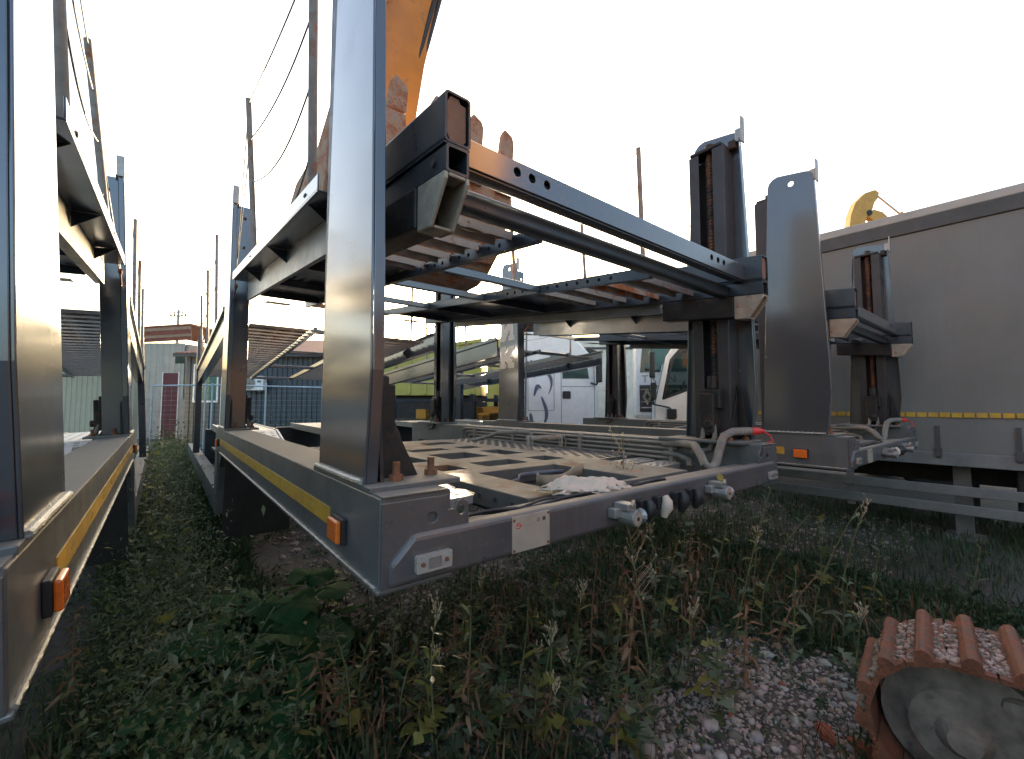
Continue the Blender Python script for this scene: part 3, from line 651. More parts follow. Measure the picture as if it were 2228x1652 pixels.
for i in range(4500):
    s = random.uniform(-.45, 1.3); x, z, t = trk(s % per)
    if abs(((s - .03) / (per / nsh) + .5) % 1 - .5) < .23: continue
    q = rot @ Vector((x + math.sin(t) * .02, random.uniform(.03, .44), z + .322 + math.cos(t) * .021)); pp.append(q[:]); ss.append(random.choice([.004, .005, .007, .009, .013]))
pebbles('caked_gravel', pp, ss, 'stone', EX)
# upper structure, outside the frame to the right
hc = n1 + D * 1.75 - Wd * .75
hm = Matrix.Translation((hc.x - n1.x, hc.y - n1.y, 0)) @ rot
MB().cyl((0, 0, .62), (0, 0, .82), .55, 24).xf(hm).build('slew_ring', 'grease', EX)
MB().prism([(-.6, .83), (1.6, .83), (1.75, 1.1), (1.7, 1.75), (.5, 1.85), (-.6, 1.2)], (0, 1.0, 0), (1, 0, 0), (0, 0, 1), 2.0).xf(hm).build('engine_house', 'orange', EX, bevel=.05)
cb = MB().prism([(-.75, .85), (.45, .85), (.45, 2.5), (-.45, 2.5), (-.75, 1.7)], (0, -.15, 0), (1, 0, 0), (0, 0, 1), .82).xf(hm).build('cab', 'orange', EX, bevel=.04)
MB().box(-.3, .3, -.985, -.973, 1.6, 2.35).xf(hm).build('cab_window', 'glass', cb)
o3 = Vector((n1.x, n1.y, 0))
def arm(pts, wd, hts, name, mat, parent):
    """box-section arm along pts with section height hts"""
    P = [Vector(q) - o3 for q in pts]; vs_, fs_ = [], []
    for i, q in enumerate(P):
        d = (P[min(i + 1, len(P) - 1)] - P[max(i - 1, 0)]).normalized(); sd_ = d.cross(Vector((0, 0, 1))); sd_ = Vector((1, 0, 0)) if sd_.length < .05 else sd_.normalized()
        if abs(d.z) > .8: sd_ = (Vector((1, -.1, 0)) - d * d.x).normalized()
        nn = sd_.cross(d).normalized(); h_ = hts[i] / 2
        vs_ += [q + sd_ * (a * wd / 2) + nn * (b * h_) for a, b in ((-1, -1), (1, -1), (1, 1), (-1, 1))]
    for i in range(len(P) - 1):
        for j in range(4): fs_.append((i * 4 + j, i * 4 + (j + 1) % 4, i * 4 + 4 + (j + 1) % 4, i * 4 + 4 + j))
    fs_ += [(3, 2, 1, 0), tuple((len(P) - 1) * 4 + j for j in range(4))]
    return MB().add(vs_, fs_).build(name, mat, parent, bevel=.015)
bp0 = Vector((hc.x, hc.y, 1.7)) - D * .4
arm([bp0, bp0 + Vector((-.1, .9, 2.6)), (2.45, 1.5, 6.4), (2.02, 3.55, 7.1)], .42, [.5, .75, .75, .5], 'boom', 'orange', EX)
stk = arm([(2.04, 3.78, 7.3), (1.86, 3.86, 6.2), (1.64, 3.98, 5.0), (1.54, 4.08, 3.95), (1.52, 4.12, 3.55)], .50, [.5, .62, .56, .46, .4], 'stick', 'orange', EX)
MB().tube([Vector((2.10, 4.35, 7.0)) - o3, Vector((1.74, 4.45, 5.2)) - o3], .075, 12).build('bucket_cylinder', 'chrome', stk, smooth=True)
arm([(1.47, 3.60, 7.2), (1.36, 3.66, 5.6), (1.24, 3.78, 4.3)], .10, [.55, .5, .4], 'sunlit_face', 'orange_sunlit', stk)  # added pale slab: the stick's sunlit left side, painted as colour
for dx in (.0, .05): MB().tube([Vector((2.16 + dx, 3.56, 7.0)) - o3, Vector((1.99 + dx, 3.53, 6.0)) - o3, Vector((1.80 + dx, 3.70, 5.0)) - o3, Vector((1.72 + dx, 3.86, 4.4)) - o3], .022, 8).build('hydraulic_hose', 'black', stk, smooth=True)
# bucket: curved shell, lip with teeth up
cs = [(3.16, 3.80), (3.18, 3.55), (3.25, 3.30), (3.36, 3.10), (3.52, 2.95), (3.72, 2.86), (3.95, 2.84), (4.18, 2.90), (4.36, 3.05), (4.46, 3.25), (4.48, 3.5)]
def offs(c, d):
    o = []
    for i, (y, z) in enumerate(c):
        a = Vector(c[min(i + 1, len(c) - 1)]) - Vector(c[max(i - 1, 0)]); a.normalize(); o.append((y - a.y * d, z + a.x * d))
    return o
X0, X1 = .86, 2.50
inn = offs(cs, .03)
bk = MB().prism([(y, z) for y, z in cs] + inn[::-1], (X0 - o3.x, -o3.y, 0), (0, 1, 0), (0, 0, 1), X1 - X0).build('bucket', 'bucket', EX, bevel=.006)
for xx in (X0 - .012, X1): MB().prism([(y, z) for y, z in cs] + [(4.2, 3.62), (3.5, 3.62)], (xx - o3.x, -o3.y, 0), (0, 1, 0), (0, 0, 1), .026).build('side_wall', 'bucket', bk, bevel=.004)
for k_ in (3.30, 3.44, 3.60): 
    i = [j for j, c in enumerate(cs) if c[0] <= k_][-1]; t = (k_ - cs[i][0]) / (cs[i + 1][0] - cs[i][0]); zz = cs[i][1] + t * (cs[i + 1][1] - cs[i][1])
    MB().tube([(X0 + .02 - o3.x, k_ - .012 - o3.y, zz - .012), (X1 - .02 - o3.x, k_ - .012 - o3.y, zz - .012)], .022, 8).build('wear_bar', 'rusty', bk)
for xx in (.96, 1.33, 1.70, 2.08, 2.44):
    m = MB()
    for (h0, h1, w0, w1, t0, t1) in ((3.60, 3.93, .10, .085, .075, .06),):
        m.add([(xx - w0, 3.11, h0), (xx + w0, 3.11, h0), (xx + w0, 3.11 + t0, h0), (xx - w0, 3.11 + t0, h0), (xx - w1, 3.12, h1), (xx + w1, 3.12, h1), (xx + w1, 3.12 + t1, h1), (xx - w1, 3.12 + t1, h1)],
              [(3, 2, 1, 0), (4, 5, 6, 7), (0, 1, 5, 4), (1, 2, 6, 5), (2, 3, 7, 6), (3, 0, 4, 7)])
    m.fn(lambda x, y, z: (x - o3.x, y - o3.y, z)); ad = m.build('tooth_adapter', 'bucket', bk, bevel=.012)
    m = MB().prism([(-.085, 0), (.085, .02), (.088, .22), (.065, .275), (.03, .29), (-.03, .322), (-.062, .25)], (xx + .012 - o3.x, 3.19 - o3.y, 3.935), (1, 0, 0), (.08, .05, 1), .055)
    m.build('tooth', 'bucket', ad, bevel=.014)
for xx in (1.42, 1.92): MB().prism([(4.25, 3.1), (4.46, 3.2), (4.46, 3.5), (4.3, 3.75), (4.05, 3.72), (4.0, 3.5)], (xx - o3.x, -o3.y, 0), (0, 1, 0), (0, 0, 1), .05).build('bucket_ear', 'bucket', bk)
MB().cyl((1.38 - o3.x, 4.12 - o3.y, 3.62), (2.0 - o3.x, 4.12 - o3.y, 3.62), .06, 12).build('bucket_pin', 'rusty', bk)
# ------------------------------------------------------------------ second digger, only its arm shows above the curtain trailer
dg = atd(1890, 882, 24); DG = empty('yellow_digger', (dg.x, dg.y, 0), label='yellow digger whose bent arm rises behind the curtain-sided trailer', cat='excavator')
DG.rotation_euler = (0, 0, -YAW)
s_ = 24 / FP
def dpx(x, y): return ((x - 1890) * s_, CAMH + (882 - y) * s_)
bo = MB().prism([dpx(*q) for q in ((1854, 600), (1862, 495), (1868, 458), (1880, 430), (1902, 409), (1924, 402), (1933, 409), (1929, 422), (1921, 432), (1916, 448), (1906, 458), (1899, 475), (1893, 500), (1886, 600))][::-1], (0, .3, 0), (1, 0, 0), (0, 0, 1), .45).build('boom', 'yellow_dig', DG, bevel=.03)
MB().prism([dpx(*q) for q in ((1904, 462), (1920, 446), (1940, 452), (1968, 480), (2010, 530), (1990, 540), (1950, 492), (1925, 476))][::-1], (0, .22, 0), (1, 0, 0), (0, 0, 1), .32).build('stick', 'yellow_dig', DG, bevel=.03)
a0, a1 = dpx(1930, 408), dpx(1985, 455); MB().tube([(a0[0], .07, a0[1]), (a1[0], .07, a1[1])], .06, 10).build('cylinder_rod', 'chrome', DG)
a0, a1 = dpx(1983, 452), dpx(2010, 478); MB().tube([(a0[0], .07, a0[1]), (a1[0], .07, a1[1])], .14, 12).build('cylinder_barrel', 'yellow_dig', DG)
a0 = dpx(1908, 455); MB().cyl((a0[0], -.18, a0[1]), (a0[0], .33, a0[1]), .16, 14).build('pivot_pin', 'grease', DG)
MB().box(-2.6, .6, -1, 1.6, 1.0, 2.3).build('engine_house', 'yellow_dig', DG, bevel=.1); MB().box(-2.8, 1.0, -1.2, -.6, 0, .9).box(-2.8, 1.0, 1.2, 1.8, 0, .9).box(-1.6, -.2, -.59, 1.19, .5, .99).build('crawler_tracks', 'soil', DG, bevel=.2)
# ------------------------------------------------------------------ trucks behind
def truck_root(name, px, d, flip, **kw):
    """local x along the picture's horizontal (or reversed), y away from the viewer, origin at the near front corner on the ground"""
    q = atd(px, 882, d); r = empty(name, (q.x, q.y, 0), -YAW - R(flip), **kw); return r
def wheel(parent, x, y, r=.5, w=.32):
    wh = MB().tube([(x, y, r), (x, y + .02, r), (x, y + w - .02, r), (x, y + w, r)], [r * .86, r, r, r * .86], 26).build('wheel', 'rubber', parent)
    MB().tube([(x, y - .006, r), (x, y + .05, r)], [r * .58, r * .4], 18).build('rim', 'white_dirty', wh)
# white sleeper cab, its side to the viewer, nose to the right
K1 = truck_root('sleeper_cab_truck', 1303, 11.6, 0, label='white sleeper-cab truck with dark swoosh graphics on its side', cat='truck')
MB().prism([(-2.35, .95), (-.02, .95), (0, 1.9), (-.18, 2.95), (-.55, 3.35), (-.8, 3.62), (-2.35, 3.75)], (0, 2.5, 0), (1, 0, 0), (0, 0, 1), 2.5).build('cab', 'white', K1, bevel=.06, seg=3)
MB().box(-2.3, -.05, .02, 2.4, .35, .949).build('skirt', 'white', K1, bevel=.05)
MB().box(-6.2, -2.4, .5, 2.0, .6, .95).build('chassis', 'grease', K1)
for sgn in ((-.98, .985, 3.6),): pass
m = MB()
for x in (-1.02, -2.02, -.12): m.box(x, x + .012, -.004, .02, 1.0, 3.0)
m.box(-2.02, -.12, -.004, .02, 1.0, 1.012); m.box(-1.0, -.2, -.004, .02, 2.1, 2.112); m.build('panel_gap', 'ink', K1)
MB().prism(rrect(-.98, -.76, 1.78, 1.98, .03), (0, -.004, 0), (1, 0, 0), (0, 0, 1), .02).build('door_handle', 'black', K1, bevel=.004)
MB().prism([(-.98, 2.32), (-.26, 2.32), (-.34, 2.86), (-.98, 2.92)], (0, -.004, 0), (1, 0, 0), (0, 0, 1), .012).build('side_window', 'glass', K1)
lk = MB().prism(rrect(-1.92, -1.2, 1.45, 2.55, .04), (0, -.004, 0), (1, 0, 0), (0, 0, 1), .006, [rrect(-1.905, -1.215, 1.465, 2.535, .03)]).build('locker_door', 'ink_grey', K1)
def swoosh(pts, wds):
    m = MB(); L_, R_ = [], []
    Q = []
    for i in range(len(pts) - 1):
        for t in np.linspace(0, 1, 6, endpoint=(i == len(pts) - 2)):
            p0, p1, p2, p3 = (Vector(pts[max(i - 1, 0)]), Vector(pts[i]), Vector(pts[i + 1]), Vector(pts[min(i + 2, len(pts) - 1)]))
            q_ = .5 * (2 * p1 + (p2 - p0) * t + (2 * p0 - 5 * p1 + 4 * p2 - p3) * t * t + (3 * p1 - p0 - 3 * p2 + p3) * t ** 3); Q.append((q_.x, q_.y))
    pts = Q; wds = [.006 + .04 * math.sin(math.pi * (i / (len(Q) - 1)) ** .7) for i in range(len(Q))]
    for i, (x, z) in enumerate(pts):
        a = Vector(pts[min(i + 1, len(pts) - 1)]) - Vector(pts[max(i - 1, 0)]); a.normalize(); L_.append((x - a.y * wds[i], z + a.x * wds[i])); R_.append((x + a.y * wds[i], z - a.x * wds[i]))
    m.prism(L_ + R_[::-1], (0, -.0115, 0), (1, 0, 0), (0, 0, 1), .002); m.build('swoosh_graphic', 'decal', K1)
for pts in ([(-1.55, 2.5), (-1.42, 2.35), (-1.3, 2.2), (-1.28, 2.0), (-1.36, 1.8)], [(-1.75, 1.75), (-1.66, 2.0), (-1.55, 1.9), (-1.45, 1.8)], [(-1.55, 1.75), (-1.42, 1.4), (-1.45, 1.15), (-1.6, 1.0)],
            [(-2.3, 1.6), (-2.15, 1.5), (-2.08, 1.25), (-2.2, 1.05)], [(-1.3, 2.75), (-1.2, 2.62), (-1.25, 2.5), (-1.4, 2.45)], [(-1.95, 2.6), (-1.85, 2.5), (-1.8, 2.38)], [(-1.85, 2.62), (-1.75, 2.52), (-1.72, 2.4)], [(-1.85, 1.35), (-1.82, 1.15), (-1.85, 1.0)]):
    swoosh([(x * 1.0, z * 1.12 - .12) for x, z in pts], [.004] + [.05] * (len(pts) - 2) + [.006])
MB().prism([(-.30, 3.10), (.06, 2.98), (.06, 3.06), (-.34, 3.2)], (0, 2.4, 0), (1, 0, 0), (0, 0, 1), 2.3).build('sun_visor', 'black', K1)
MB().tube([(-.2, -.0, 2.9), (-.12, -.2, 2.95), (-.05, -.3, 2.85)], .025, 8).build('mirror_arm', 'black', K1); MB().tube([(-.2, 0, 2.2), (-.1, -.22, 2.15), (-.05, -.3, 2.3)], .025, 8).build('mirror_arm', 'black', K1)
MB().box(-.12, .02, -.42, -.2, 2.2, 2.9).build('mirror', 'black', K1, bevel=.03)
MB().box(-2.2, -1.2, .3, 2.2, 3.76, 3.9).build('roof_spoiler', 'white', K1, bevel=.05); MB().box(-1.15, -.9, .1, .4, 3.66, 3.78).build('beacon', 'black', K1, bevel=.03)
wheel(K1, -.95, .05); wheel(K1, -.95, 2.1); wheel(K1, -5.2, .1); wheel(K1, -5.2, 2.1)
# white truck facing the viewer
K2 = truck_root('white_truck', 1384, 12.0, 14, label='white truck facing outwards with lettering above its dark grille', cat='truck')
MB().prism([(0, 1.2), (2.5, 1.2), (2.5, 3.5), (2.3, 3.95), (.2, 3.95), (0, 3.5)], (0, 2.3, 0), (1, 0, 0), (0, 0, 1), 2.3).build('cab', 'white', K2, bevel=.08, seg=3)
MB().prism([(.12, 2.52), (2.38, 2.52), (2.3, 3.38), (.2, 3.38)], (0, -.002, 0), (1, 0, 0), (0, 0, 1), .02).build('windscreen', 'glass_teal', K2)
MB().box(.15, 2.35, -.2, -.005, 3.39, 3.55).build('sun_visor', 'black', K2)
gr = MB().box(.1, 2.4, -.03, -.003, 1.42, 2.16).build('grille', 'grille', K2)
for z in (1.52, 1.68, 2.02): MB().box(.12, 2.38, -.045, -.0305, z, z + .03).build('grille_bar', 'chrome', gr)
dm = [(-.13, 0), (0, -.24), (.13, 0), (0, .24)]; MB().prism([(.30 + a, 1.84 + b) for a, b in dm], (0, -.046, 0), (1, 0, 0), (0, 0, 1), .02, [[(.30 + a * .42, 1.84 + b * .42) for a, b in dm]]).build('diamond_badge', 'chrome', gr)
tcv = bpy.data.curves.new('lettering', 'FONT'); tcv.body = 'TRAN'; tcv.size = .30; tcv.extrude = .004; tcv.space_character = 1.25
to = bpy.data.objects.new('lettering_tmp', tcv); scn.collection.objects.link(to)
dgx = bpy.context.evaluated_depsgraph_get(); tm = bpy.data.meshes.new_from_object(to.evaluated_get(dgx)); bpy.data.objects.remove(to)
tm.materials.clear(); tm.materials.append(MATS['ink_grey']); put('lettering', tm, K2, Matrix.Translation((.16, -.008, 2.23)) @ Matrix.Rotation(R(90), 4, 'X'))
MB().box(0, 2.5, -.12, -.005, .45, 1.38).build('bumper', 'white_dirty', K2, bevel=.05); MB().tube([(.25, -.06, 2.60), (.8, -.05, 2.52)], .02, 6).build('wiper', 'black', K2)
for x in (.15, 2.03): MB().box(x, x + .32, -.135, -.121, .9, 1.12).build('headlamp', 'lens', K2)
for x in (0.02, 2.2): MB().tube([(x, 1.0, .5), (x + .28, 1.0, .5)], .5, 24).build('wheel', 'rubber', K2)
# white cab-over with a yellow tape line, its side to the viewer, nose to the left
K3 = truck_root('cab_over_truck', 1424, 9.6, 17, label='white cab-over truck with yellow tape low on its door and a big mirror', cat='truck')
win = [(.16, 1.72), (1.25, 2.12), (1.25, 2.80), (.55, 2.86), (.34, 2.62)]
body = [(0, .95), (1.9, .95), (1.9, 3.02), (.75, 3.02), (.42, 2.92), (.26, 2.68), (.02, 1.62)]
for y0 in (0, 2.1): MB().prism(body, (0, y0 + .04, 0), (1, 0, 0), (0, 0, 1), .04, [win]).build('cab_side', 'white', K3, bevel=.012)
MB().box(.6, 1.9, .041, 2.059, 2.97, 3.02).build('cab_roof', 'white', K3); MB().box(1.85, 1.899, .041, 2.059, .95, 2.969).build('cab_back', 'white', K3); MB().box(.02, 1.84, .041, 2.059, .95, 1.3).build('cab_floor', 'grille', K3)
MB().prism([(0, 0), (2.02, 0), (2.02, 1.08), (0, 1.08)], (.03, .041, 1.62), (0, 1, 0), (.22, 0, .976), .012).build('windscreen', 'glass', K3); MB().box(-.02, .03, .041, 2.059, .95, 1.615).build('front_panel', 'white', K3)
MB().prism(win, (0, .03, 0), (1, 0, 0), (0, 0, 1), .008).build('side_window', 'glass', K3)
MB().prism([(x + (.03 if x < .6 else 0), z) for x, z in win], (0, -.0005, 0), (1, 0, 0), (0, 0, 1), .006, [[(.23, 1.80), (1.19, 2.16), (1.19, 2.74), (.60, 2.79), (.42, 2.58)]]).build('window_seal', 'black', K3)
MB().tube([(.62 + .06 * math.cos(t), .62 + .22 * math.sin(t), 1.96 + .19 * math.cos(t)) for t in np.linspace(0, 6.28, 24)], .018, 8).build('steering_wheel', 'black', K3, smooth=True)
MB().tube([(.62, .62, 1.96), (.3, .62, 1.6)], .03, 8).box(.10, .42, .1, 2.0, 1.31, 1.75).build('dashboard', 'grille', K3, bevel=.03)
MB().box(1.25, 1.6, .35, .9, 1.4, 2.45).box(1.0, 1.24, .35, .9, 1.4, 1.6).build('seat', 'ink_grey', K3, bevel=.08)
MB().box(.16, 1.9, -.006, -.0005, .985, 1.075).build('tape_line', 'tape', K3)
MB().tube([(.5, .0, 2.95), (.2, -.16, 3.0), (-.02, -.22, 2.95), (-.05, -.22, 2.8)], .018, 8).build('mirror_arm', 'black', K3, smooth=True); MB().tube([(-.03, -.22, 1.75), (-.02, -.2, 1.62), (.3, -.05, 1.55), (.36, 0, 1.5)], .018, 8).build('mirror_arm', 'black', K3, smooth=True)
MB().box(-.10, .02, -.3, -.14, 2.2, 2.78).build('mirror', 'black', K3, bevel=.03); MB().box(-.08, .04, -.3, -.14, 1.72, 2.1).build('wide_mirror', 'black', K3, bevel=.03); MB().box(.26, .46, -.09, .0, 1.3, 1.52).build('step_mirror', 'black', K3, bevel=.02)
MB().box(.9, 1.02, .3, .4, 3.02, 3.06).cyl((.96, .35, 3.06), (.96, .35, 3.16), .04, 10).build('beacon', 'black', K3)
MB().box(2.1, 6.5, .1, 2.1, .95, 3.3).build('cargo_box', 'white_dirty', K3, bevel=.03); MB().box(.3, 6.5, .5, 1.6, .6, .94).build('chassis', 'grease', K3); wheel(K3, .95, .06, .45); wheel(K3, 5, .06, .45); wheel(K3, .95, 1.8, .45); wheel(K3, 5, 1.8, .45)
# cream box body behind
q = atd(1170, 882, 18); BX = empty('cream_box_truck', (q.x, q.y, 0), -YAW, label='cream box lorry body parked behind the white cabs', cat='truck')
MB().box(0, 12, 0, 2.5, 1.0, 4.5).build('box_body', 'white_dirty', BX, bevel=.04); MB().box(0, 12, -.02, -.001, 3.95, 4.05).build('side_moulding', 'trim_dark', BX); MB().box(.2, 11.8, .6, 1.9, .5, .99).build('chassis', 'grease', BX); wheel(BX, 1.2, .05); wheel(BX, 2.5, .05); wheel(BX, 10.4, .05)  # box body made longer and taller to block the low sun
# yellow-green tipper
q = atd(770, 882, 15.5); YT = empty('yellow_tipper', (q.x, q.y, 0), -YAW, label='yellow-green tipper lorry seen through the decks of the transporters', cat='truck')
tb = MB().prism([(0, 1.95), (4.6, 1.95), (4.6, 4.05), (0, 3.35)], (0, 2.4, 0), (1, 0, 0), (0, 0, 1), 2.4).build('tipper_body', 'yellow', YT, bevel=.04)
for i in range(8): MB().box(.2 + .58 * i, .3 + .58 * i, -.07, -.001, 2.0, 3.4 + .08 * i).build('rib', 'yellow', tb, bevel=.01)
MB().prism([(0, 0), (4.6, .70), (4.6, .82), (0, .12)], (0, -.09, 3.2), (1, 0, 0), (0, 0, 1), -.085).build('top_rail', 'yellow', tb); MB().box(.1, 6.5, .3, 2.1, .6, 1.94).build('chassis', 'grease', YT)
MB().prism([(4.8, .7), (6.8, .7), (6.8, 2.3), (6.55, 3.6), (6.2, 4.0), (4.8, 4.05)], (0, 2.4, 0), (1, 0, 0), (0, 0, 1), 2.4).build('cab', 'yellow', YT, bevel=.06); MB().prism([(5.4, 2.0), (6.6, 2.0), (6.42, 2.8), (5.4, 2.8)], (0, -.004, 0), (1, 0, 0), (0, 0, 1), .01).build('side_window', 'glass', YT)  # cab made tall to shade the trailer platform from the low sun
for x in (.9, 2.1, 5.9): wheel(YT, x, .05); wheel(YT, x, 2.0)
# dark machinery and a rack behind the trailers
def rack(px, d, wid, hh, name, label, mat='paint_deep'):
    q = atd(px, 882, d); r = empty(name, (q.x, q.y, 0), -YAW, label=label, cat='rack')
    for x in (0, wid): MB().box(x, x + .1, 0, .1, 0, hh).build('upright', mat, r); MB().box(x, x + .1, .9, 1.0, 0, hh).build('upright', mat, r)
    for z in (.5, 1.1, 1.7):
        if z < hh: MB().box(.1, wid, -.0, 1.0, z, z + .08).build('shelf', mat, r)
    for i in range(9):
        x = random.uniform(.12, wid - .5); z = random.choice([.585, 1.185]); MB().box(x, x + random.uniform(.2, .45), .1, .6, z, z + random.uniform(.15, .4)).build('spare_part', random.choice(['grease', 'rusty', 'grille', 'yellow_dig']), r, bevel=.03)
rack(835, 12.5, 3.2, 1.9, 'parts_rack', 'dark steel rack of spare parts under the sloping decks'); rack(1022, 11.4, 1.0, 1.9, 'parts_rack', 'narrow steel rack of yellow and dark parts behind the lettered post')
# ladder by the lettered post
q = atd(1112, 925, 8.3); LD = empty('access_ladder', (q.x, q.y, 0), -YAW, label='thin steel ladder standing beside the lettered trailer post', cat='ladder')
for x in (0, .26): MB().tube([(x, 0, 0), (x + .05, .25, 3.1)], .017, 8).build('ladder_rail', 'galv', LD)
for i in range(10): z = .3 + .29 * i; MB().box(.01 + .05 * z / 3.1, .25 + .05 * z / 3.1, .25 * z / 3.1 - .025, .25 * z / 3.1 + .025, z, z + .02).build('rung', 'galv', LD)
# ------------------------------------------------------------------ buildings
def corr(m, x0, x1, z0, z1, y=0, pit=.2, dep=.035):
    x = x0
    pr = []
    while x < x1 - 1e-6:
        for dx, dy in ((0, 0), (.35, 0), (.45, -dep), (.90, -dep), (1.0, 0)):
            if x + dx * pit <= x1: pr.append((x + dx * pit, y + dy))
        x += pit
    v = []; f = []
    for a, b in pr: v += [(a, b, z0), (a, b, z1)]
    for i in range(len(pr) - 1): f.append((2 * i, 2 * i + 2, 2 * i + 3, 2 * i + 1))
    m.add(v, f); return m
q = atd(402, 882, 17.0); HB = empty('dark_shed', (q.x, q.y, 0), -YAW, label='dark blue-grey corrugated shed with a red roof', cat='building')
m = MB(); u = 17 / FP
wx0, wx1, wz0, wz1 = (424 - 402) * u, (472 - 402) * u, CAMH + (882 - 872) * u, CAMH + (882 - 796) * u
dx0, dx1, dz1 = (484 - 402) * u, (503 - 402) * u, CAMH + (882 - 798) * u
HX = (790 - 402) * u
corr(m, 0, wx0, .0, 3.6); corr(m, wx0, wx1, .0, wz0); corr(m, wx0, wx1, wz1, 3.6); corr(m, wx1, dx0, 0, 3.6); corr(m, dx0, dx1, dz1, 3.6); corr(m, dx1, HX, 0, 3.6)
m.build('corrugated_wall', 'wall_dark', HB)
MB().box(0, .02, .03, 6, 0, 3.6).box(HX - .02, HX, .03, 6, 0, 3.6).box(0.03, HX - .03, 5.9, 6, 0, 3.6).build('back_wall', 'wall_dark', HB)
wn = MB().box(wx0 - .06, wx0, -.07, .02, wz0, wz1).box(wx1, wx1 + .06, -.07, .02, wz0, wz1).box(wx0 - .06, wx1 + .06, -.07, .02, wz0 - .07, wz0 - .001).box(wx0 - .06, wx1 + .06, -.07, .02, wz1 + .001, wz1 + .07).build('window', 'frame_white', HB)
MB().box(wx0, wx1, .0, .012, wz0, wz1).build('pane', 'glass_teal', wn)
dr = MB().box(dx0 - .05, dx0, -.07, .02, 0, dz1).box(dx1, dx1 + .05, -.07, .02, 0, dz1).build('door_frame', 'frame_white', HB); MB().box(dx0, dx1, -.01, .02, 0, dz1).build('door', 'door_red', dr)
m = corr(MB(), -.3, HX + .3, 0, 6.6, 0, .22, .04); m.fn(lambda x, y, z: (x, -.35 + z * .97, 3.62 + z * .22 - y)); m.build('roof', 'roof_red', HB)
MB().box(-.3, HX + .3, -.34, -.3, 3.5, 3.64).build('gutter', 'trim_dark', HB)
q = atd(535, 882, 16.9); AC = empty('air_conditioner', (q.x, q.y, CAMH + (882 - 850) * 16.9 / FP), -YAW, label='white air-conditioner outdoor unit on the dark corrugated wall', cat='air conditioner')
MB().box(0, .84, -.34, -.08, 0, .55).build('casing', 'frame_white', AC, bevel=.015)
MB().tube([(.30 + .235 * math.cos(t), -.347, .275 + .235 * math.sin(t)) for t in np.linspace(0, 6.283, 30)], .012, 6).build('fan_ring', 'ink_grey', AC)
m = MB()
for i in range(5): m.tube([(.30 + (.04 + .045 * i) * math.cos(t), -.346, .275 + (.04 + .045 * i) * math.sin(t)) for t in np.linspace(0, 6.283, 24)], .004, 4)
for t in np.linspace(0, 5.5, 8): m.tube([(.30, -.348, .275), (.30 + .23 * math.cos(t), -.348, .275 + .23 * math.sin(t))], .004, 4)
m.build('fan_grille', 'cable', AC); MB().box(.61, .76, -.343, -.3405, .30, .38).build('badge', 'decal', AC); MB().cyl((.30, -.3425, .275), (.30, -.341, .275), .23, 28).build('fan_recess', 'ink_grey', AC)
for x in (.12, .66): MB().box(x, x + .04, -.34, -.0, -.05, -.001).build('wall_bracket', 'galv', AC)
# red-roofed house at the end of the alley
q = atd(296, 882, 20.5); RH = empty('end_house', (q.x, q.y, 0), -YAW, label='pale panelled house with red-striped eaves at the end of the alley', cat='building')
u = 20.5 / FP; RX = 108 * u
zf0 = CAMH + (882 - 746) * u
corr(MB(), 0, RX, 1.9, zf0, 0, .3, .03).build('upper_wall', 'wall_beige', RH); MB().box(0, RX, .0, .05, 0, 1.9).build('lower_wall', 'concrete', RH)
MB().box(0, RX, .06, 5, 0, zf0 - .05).build('core_wall', 'concrete', RH)
for i, mm in enumerate(('roof_red', 'fascia', 'roof_red', 'fascia')):
    MB().prism([(-.2, 0), (RX + .2, .0 + .16), (RX + .2, .16 + .16), (-.2, .16)], (0, -.05 - .03 * i, zf0 + .162 * i), (1, 0, 0), (0, 0, 1), .04).build('eave_board', mm, RH)
MB().prism([(-.25, 0), (RX + .25, .18), (RX + .25, .26), (-.25, .08)], (0, 5, zf0 + .66), (1, 0, 0), (0, 0, 1), 5.2).build('roof', 'roof_red', RH)
dr = MB().box(58 * u, 91 * u, -.05, -.001, .0, CAMH + 70 * u).build('door', 'door_red', RH); MB().box(56 * u, 58 * u - .002, -.06, -.001, 0, CAMH + 72 * u).box(91 * u + .002, 93 * u, -.06, -.001, 0, CAMH + 72 * u).build('door_frame', 'frame_white', RH)
MB().box(82 * u, 102 * u, -.04, -.035, 3.6, 3.95).build('vent_window', 'glass', RH)
# cream wall behind the left trailer
q = atd(20, 882, 15.0); CW = empty('cream_shed', (q.x, q.y, 0), -YAW, label='cream ribbed shed wall behind the trailer across the alley', cat='building')
corr(MB(), 0, 4.3, 0, 2.9, 0, .18, .025).build('ribbed_wall', 'wall_cream', CW); MB().box(0, 4.3, .03, .25, 0, 2.88).build('core_wall', 'wall_cream', CW); MB().box(-.2, 4.4, -.2, .35, 2.9, 3.0).build('roof', 'roof_red', CW)
# boundary wall far behind
q = atd(-900, 882, 34); BW = empty('boundary_wall', (q.x, q.y, 0), -YAW, label='long concrete panel wall closing the yard far behind', cat='wall')
PN = MB().box(.03, 2.97, 0, .12, 0, 2.6).mesh('wall_panel', 'concrete'); PO = MB().box(-.1, .1, -.06, .18, 0, 2.75).mesh('wall_pillar', 'concrete')
for i in range(46): put('wall_panel', PN, BW, Matrix.Translation((3 * i, 0, 0))); put('wall_pillar', PO, BW, Matrix.Translation((3 * i, 0, 0)))
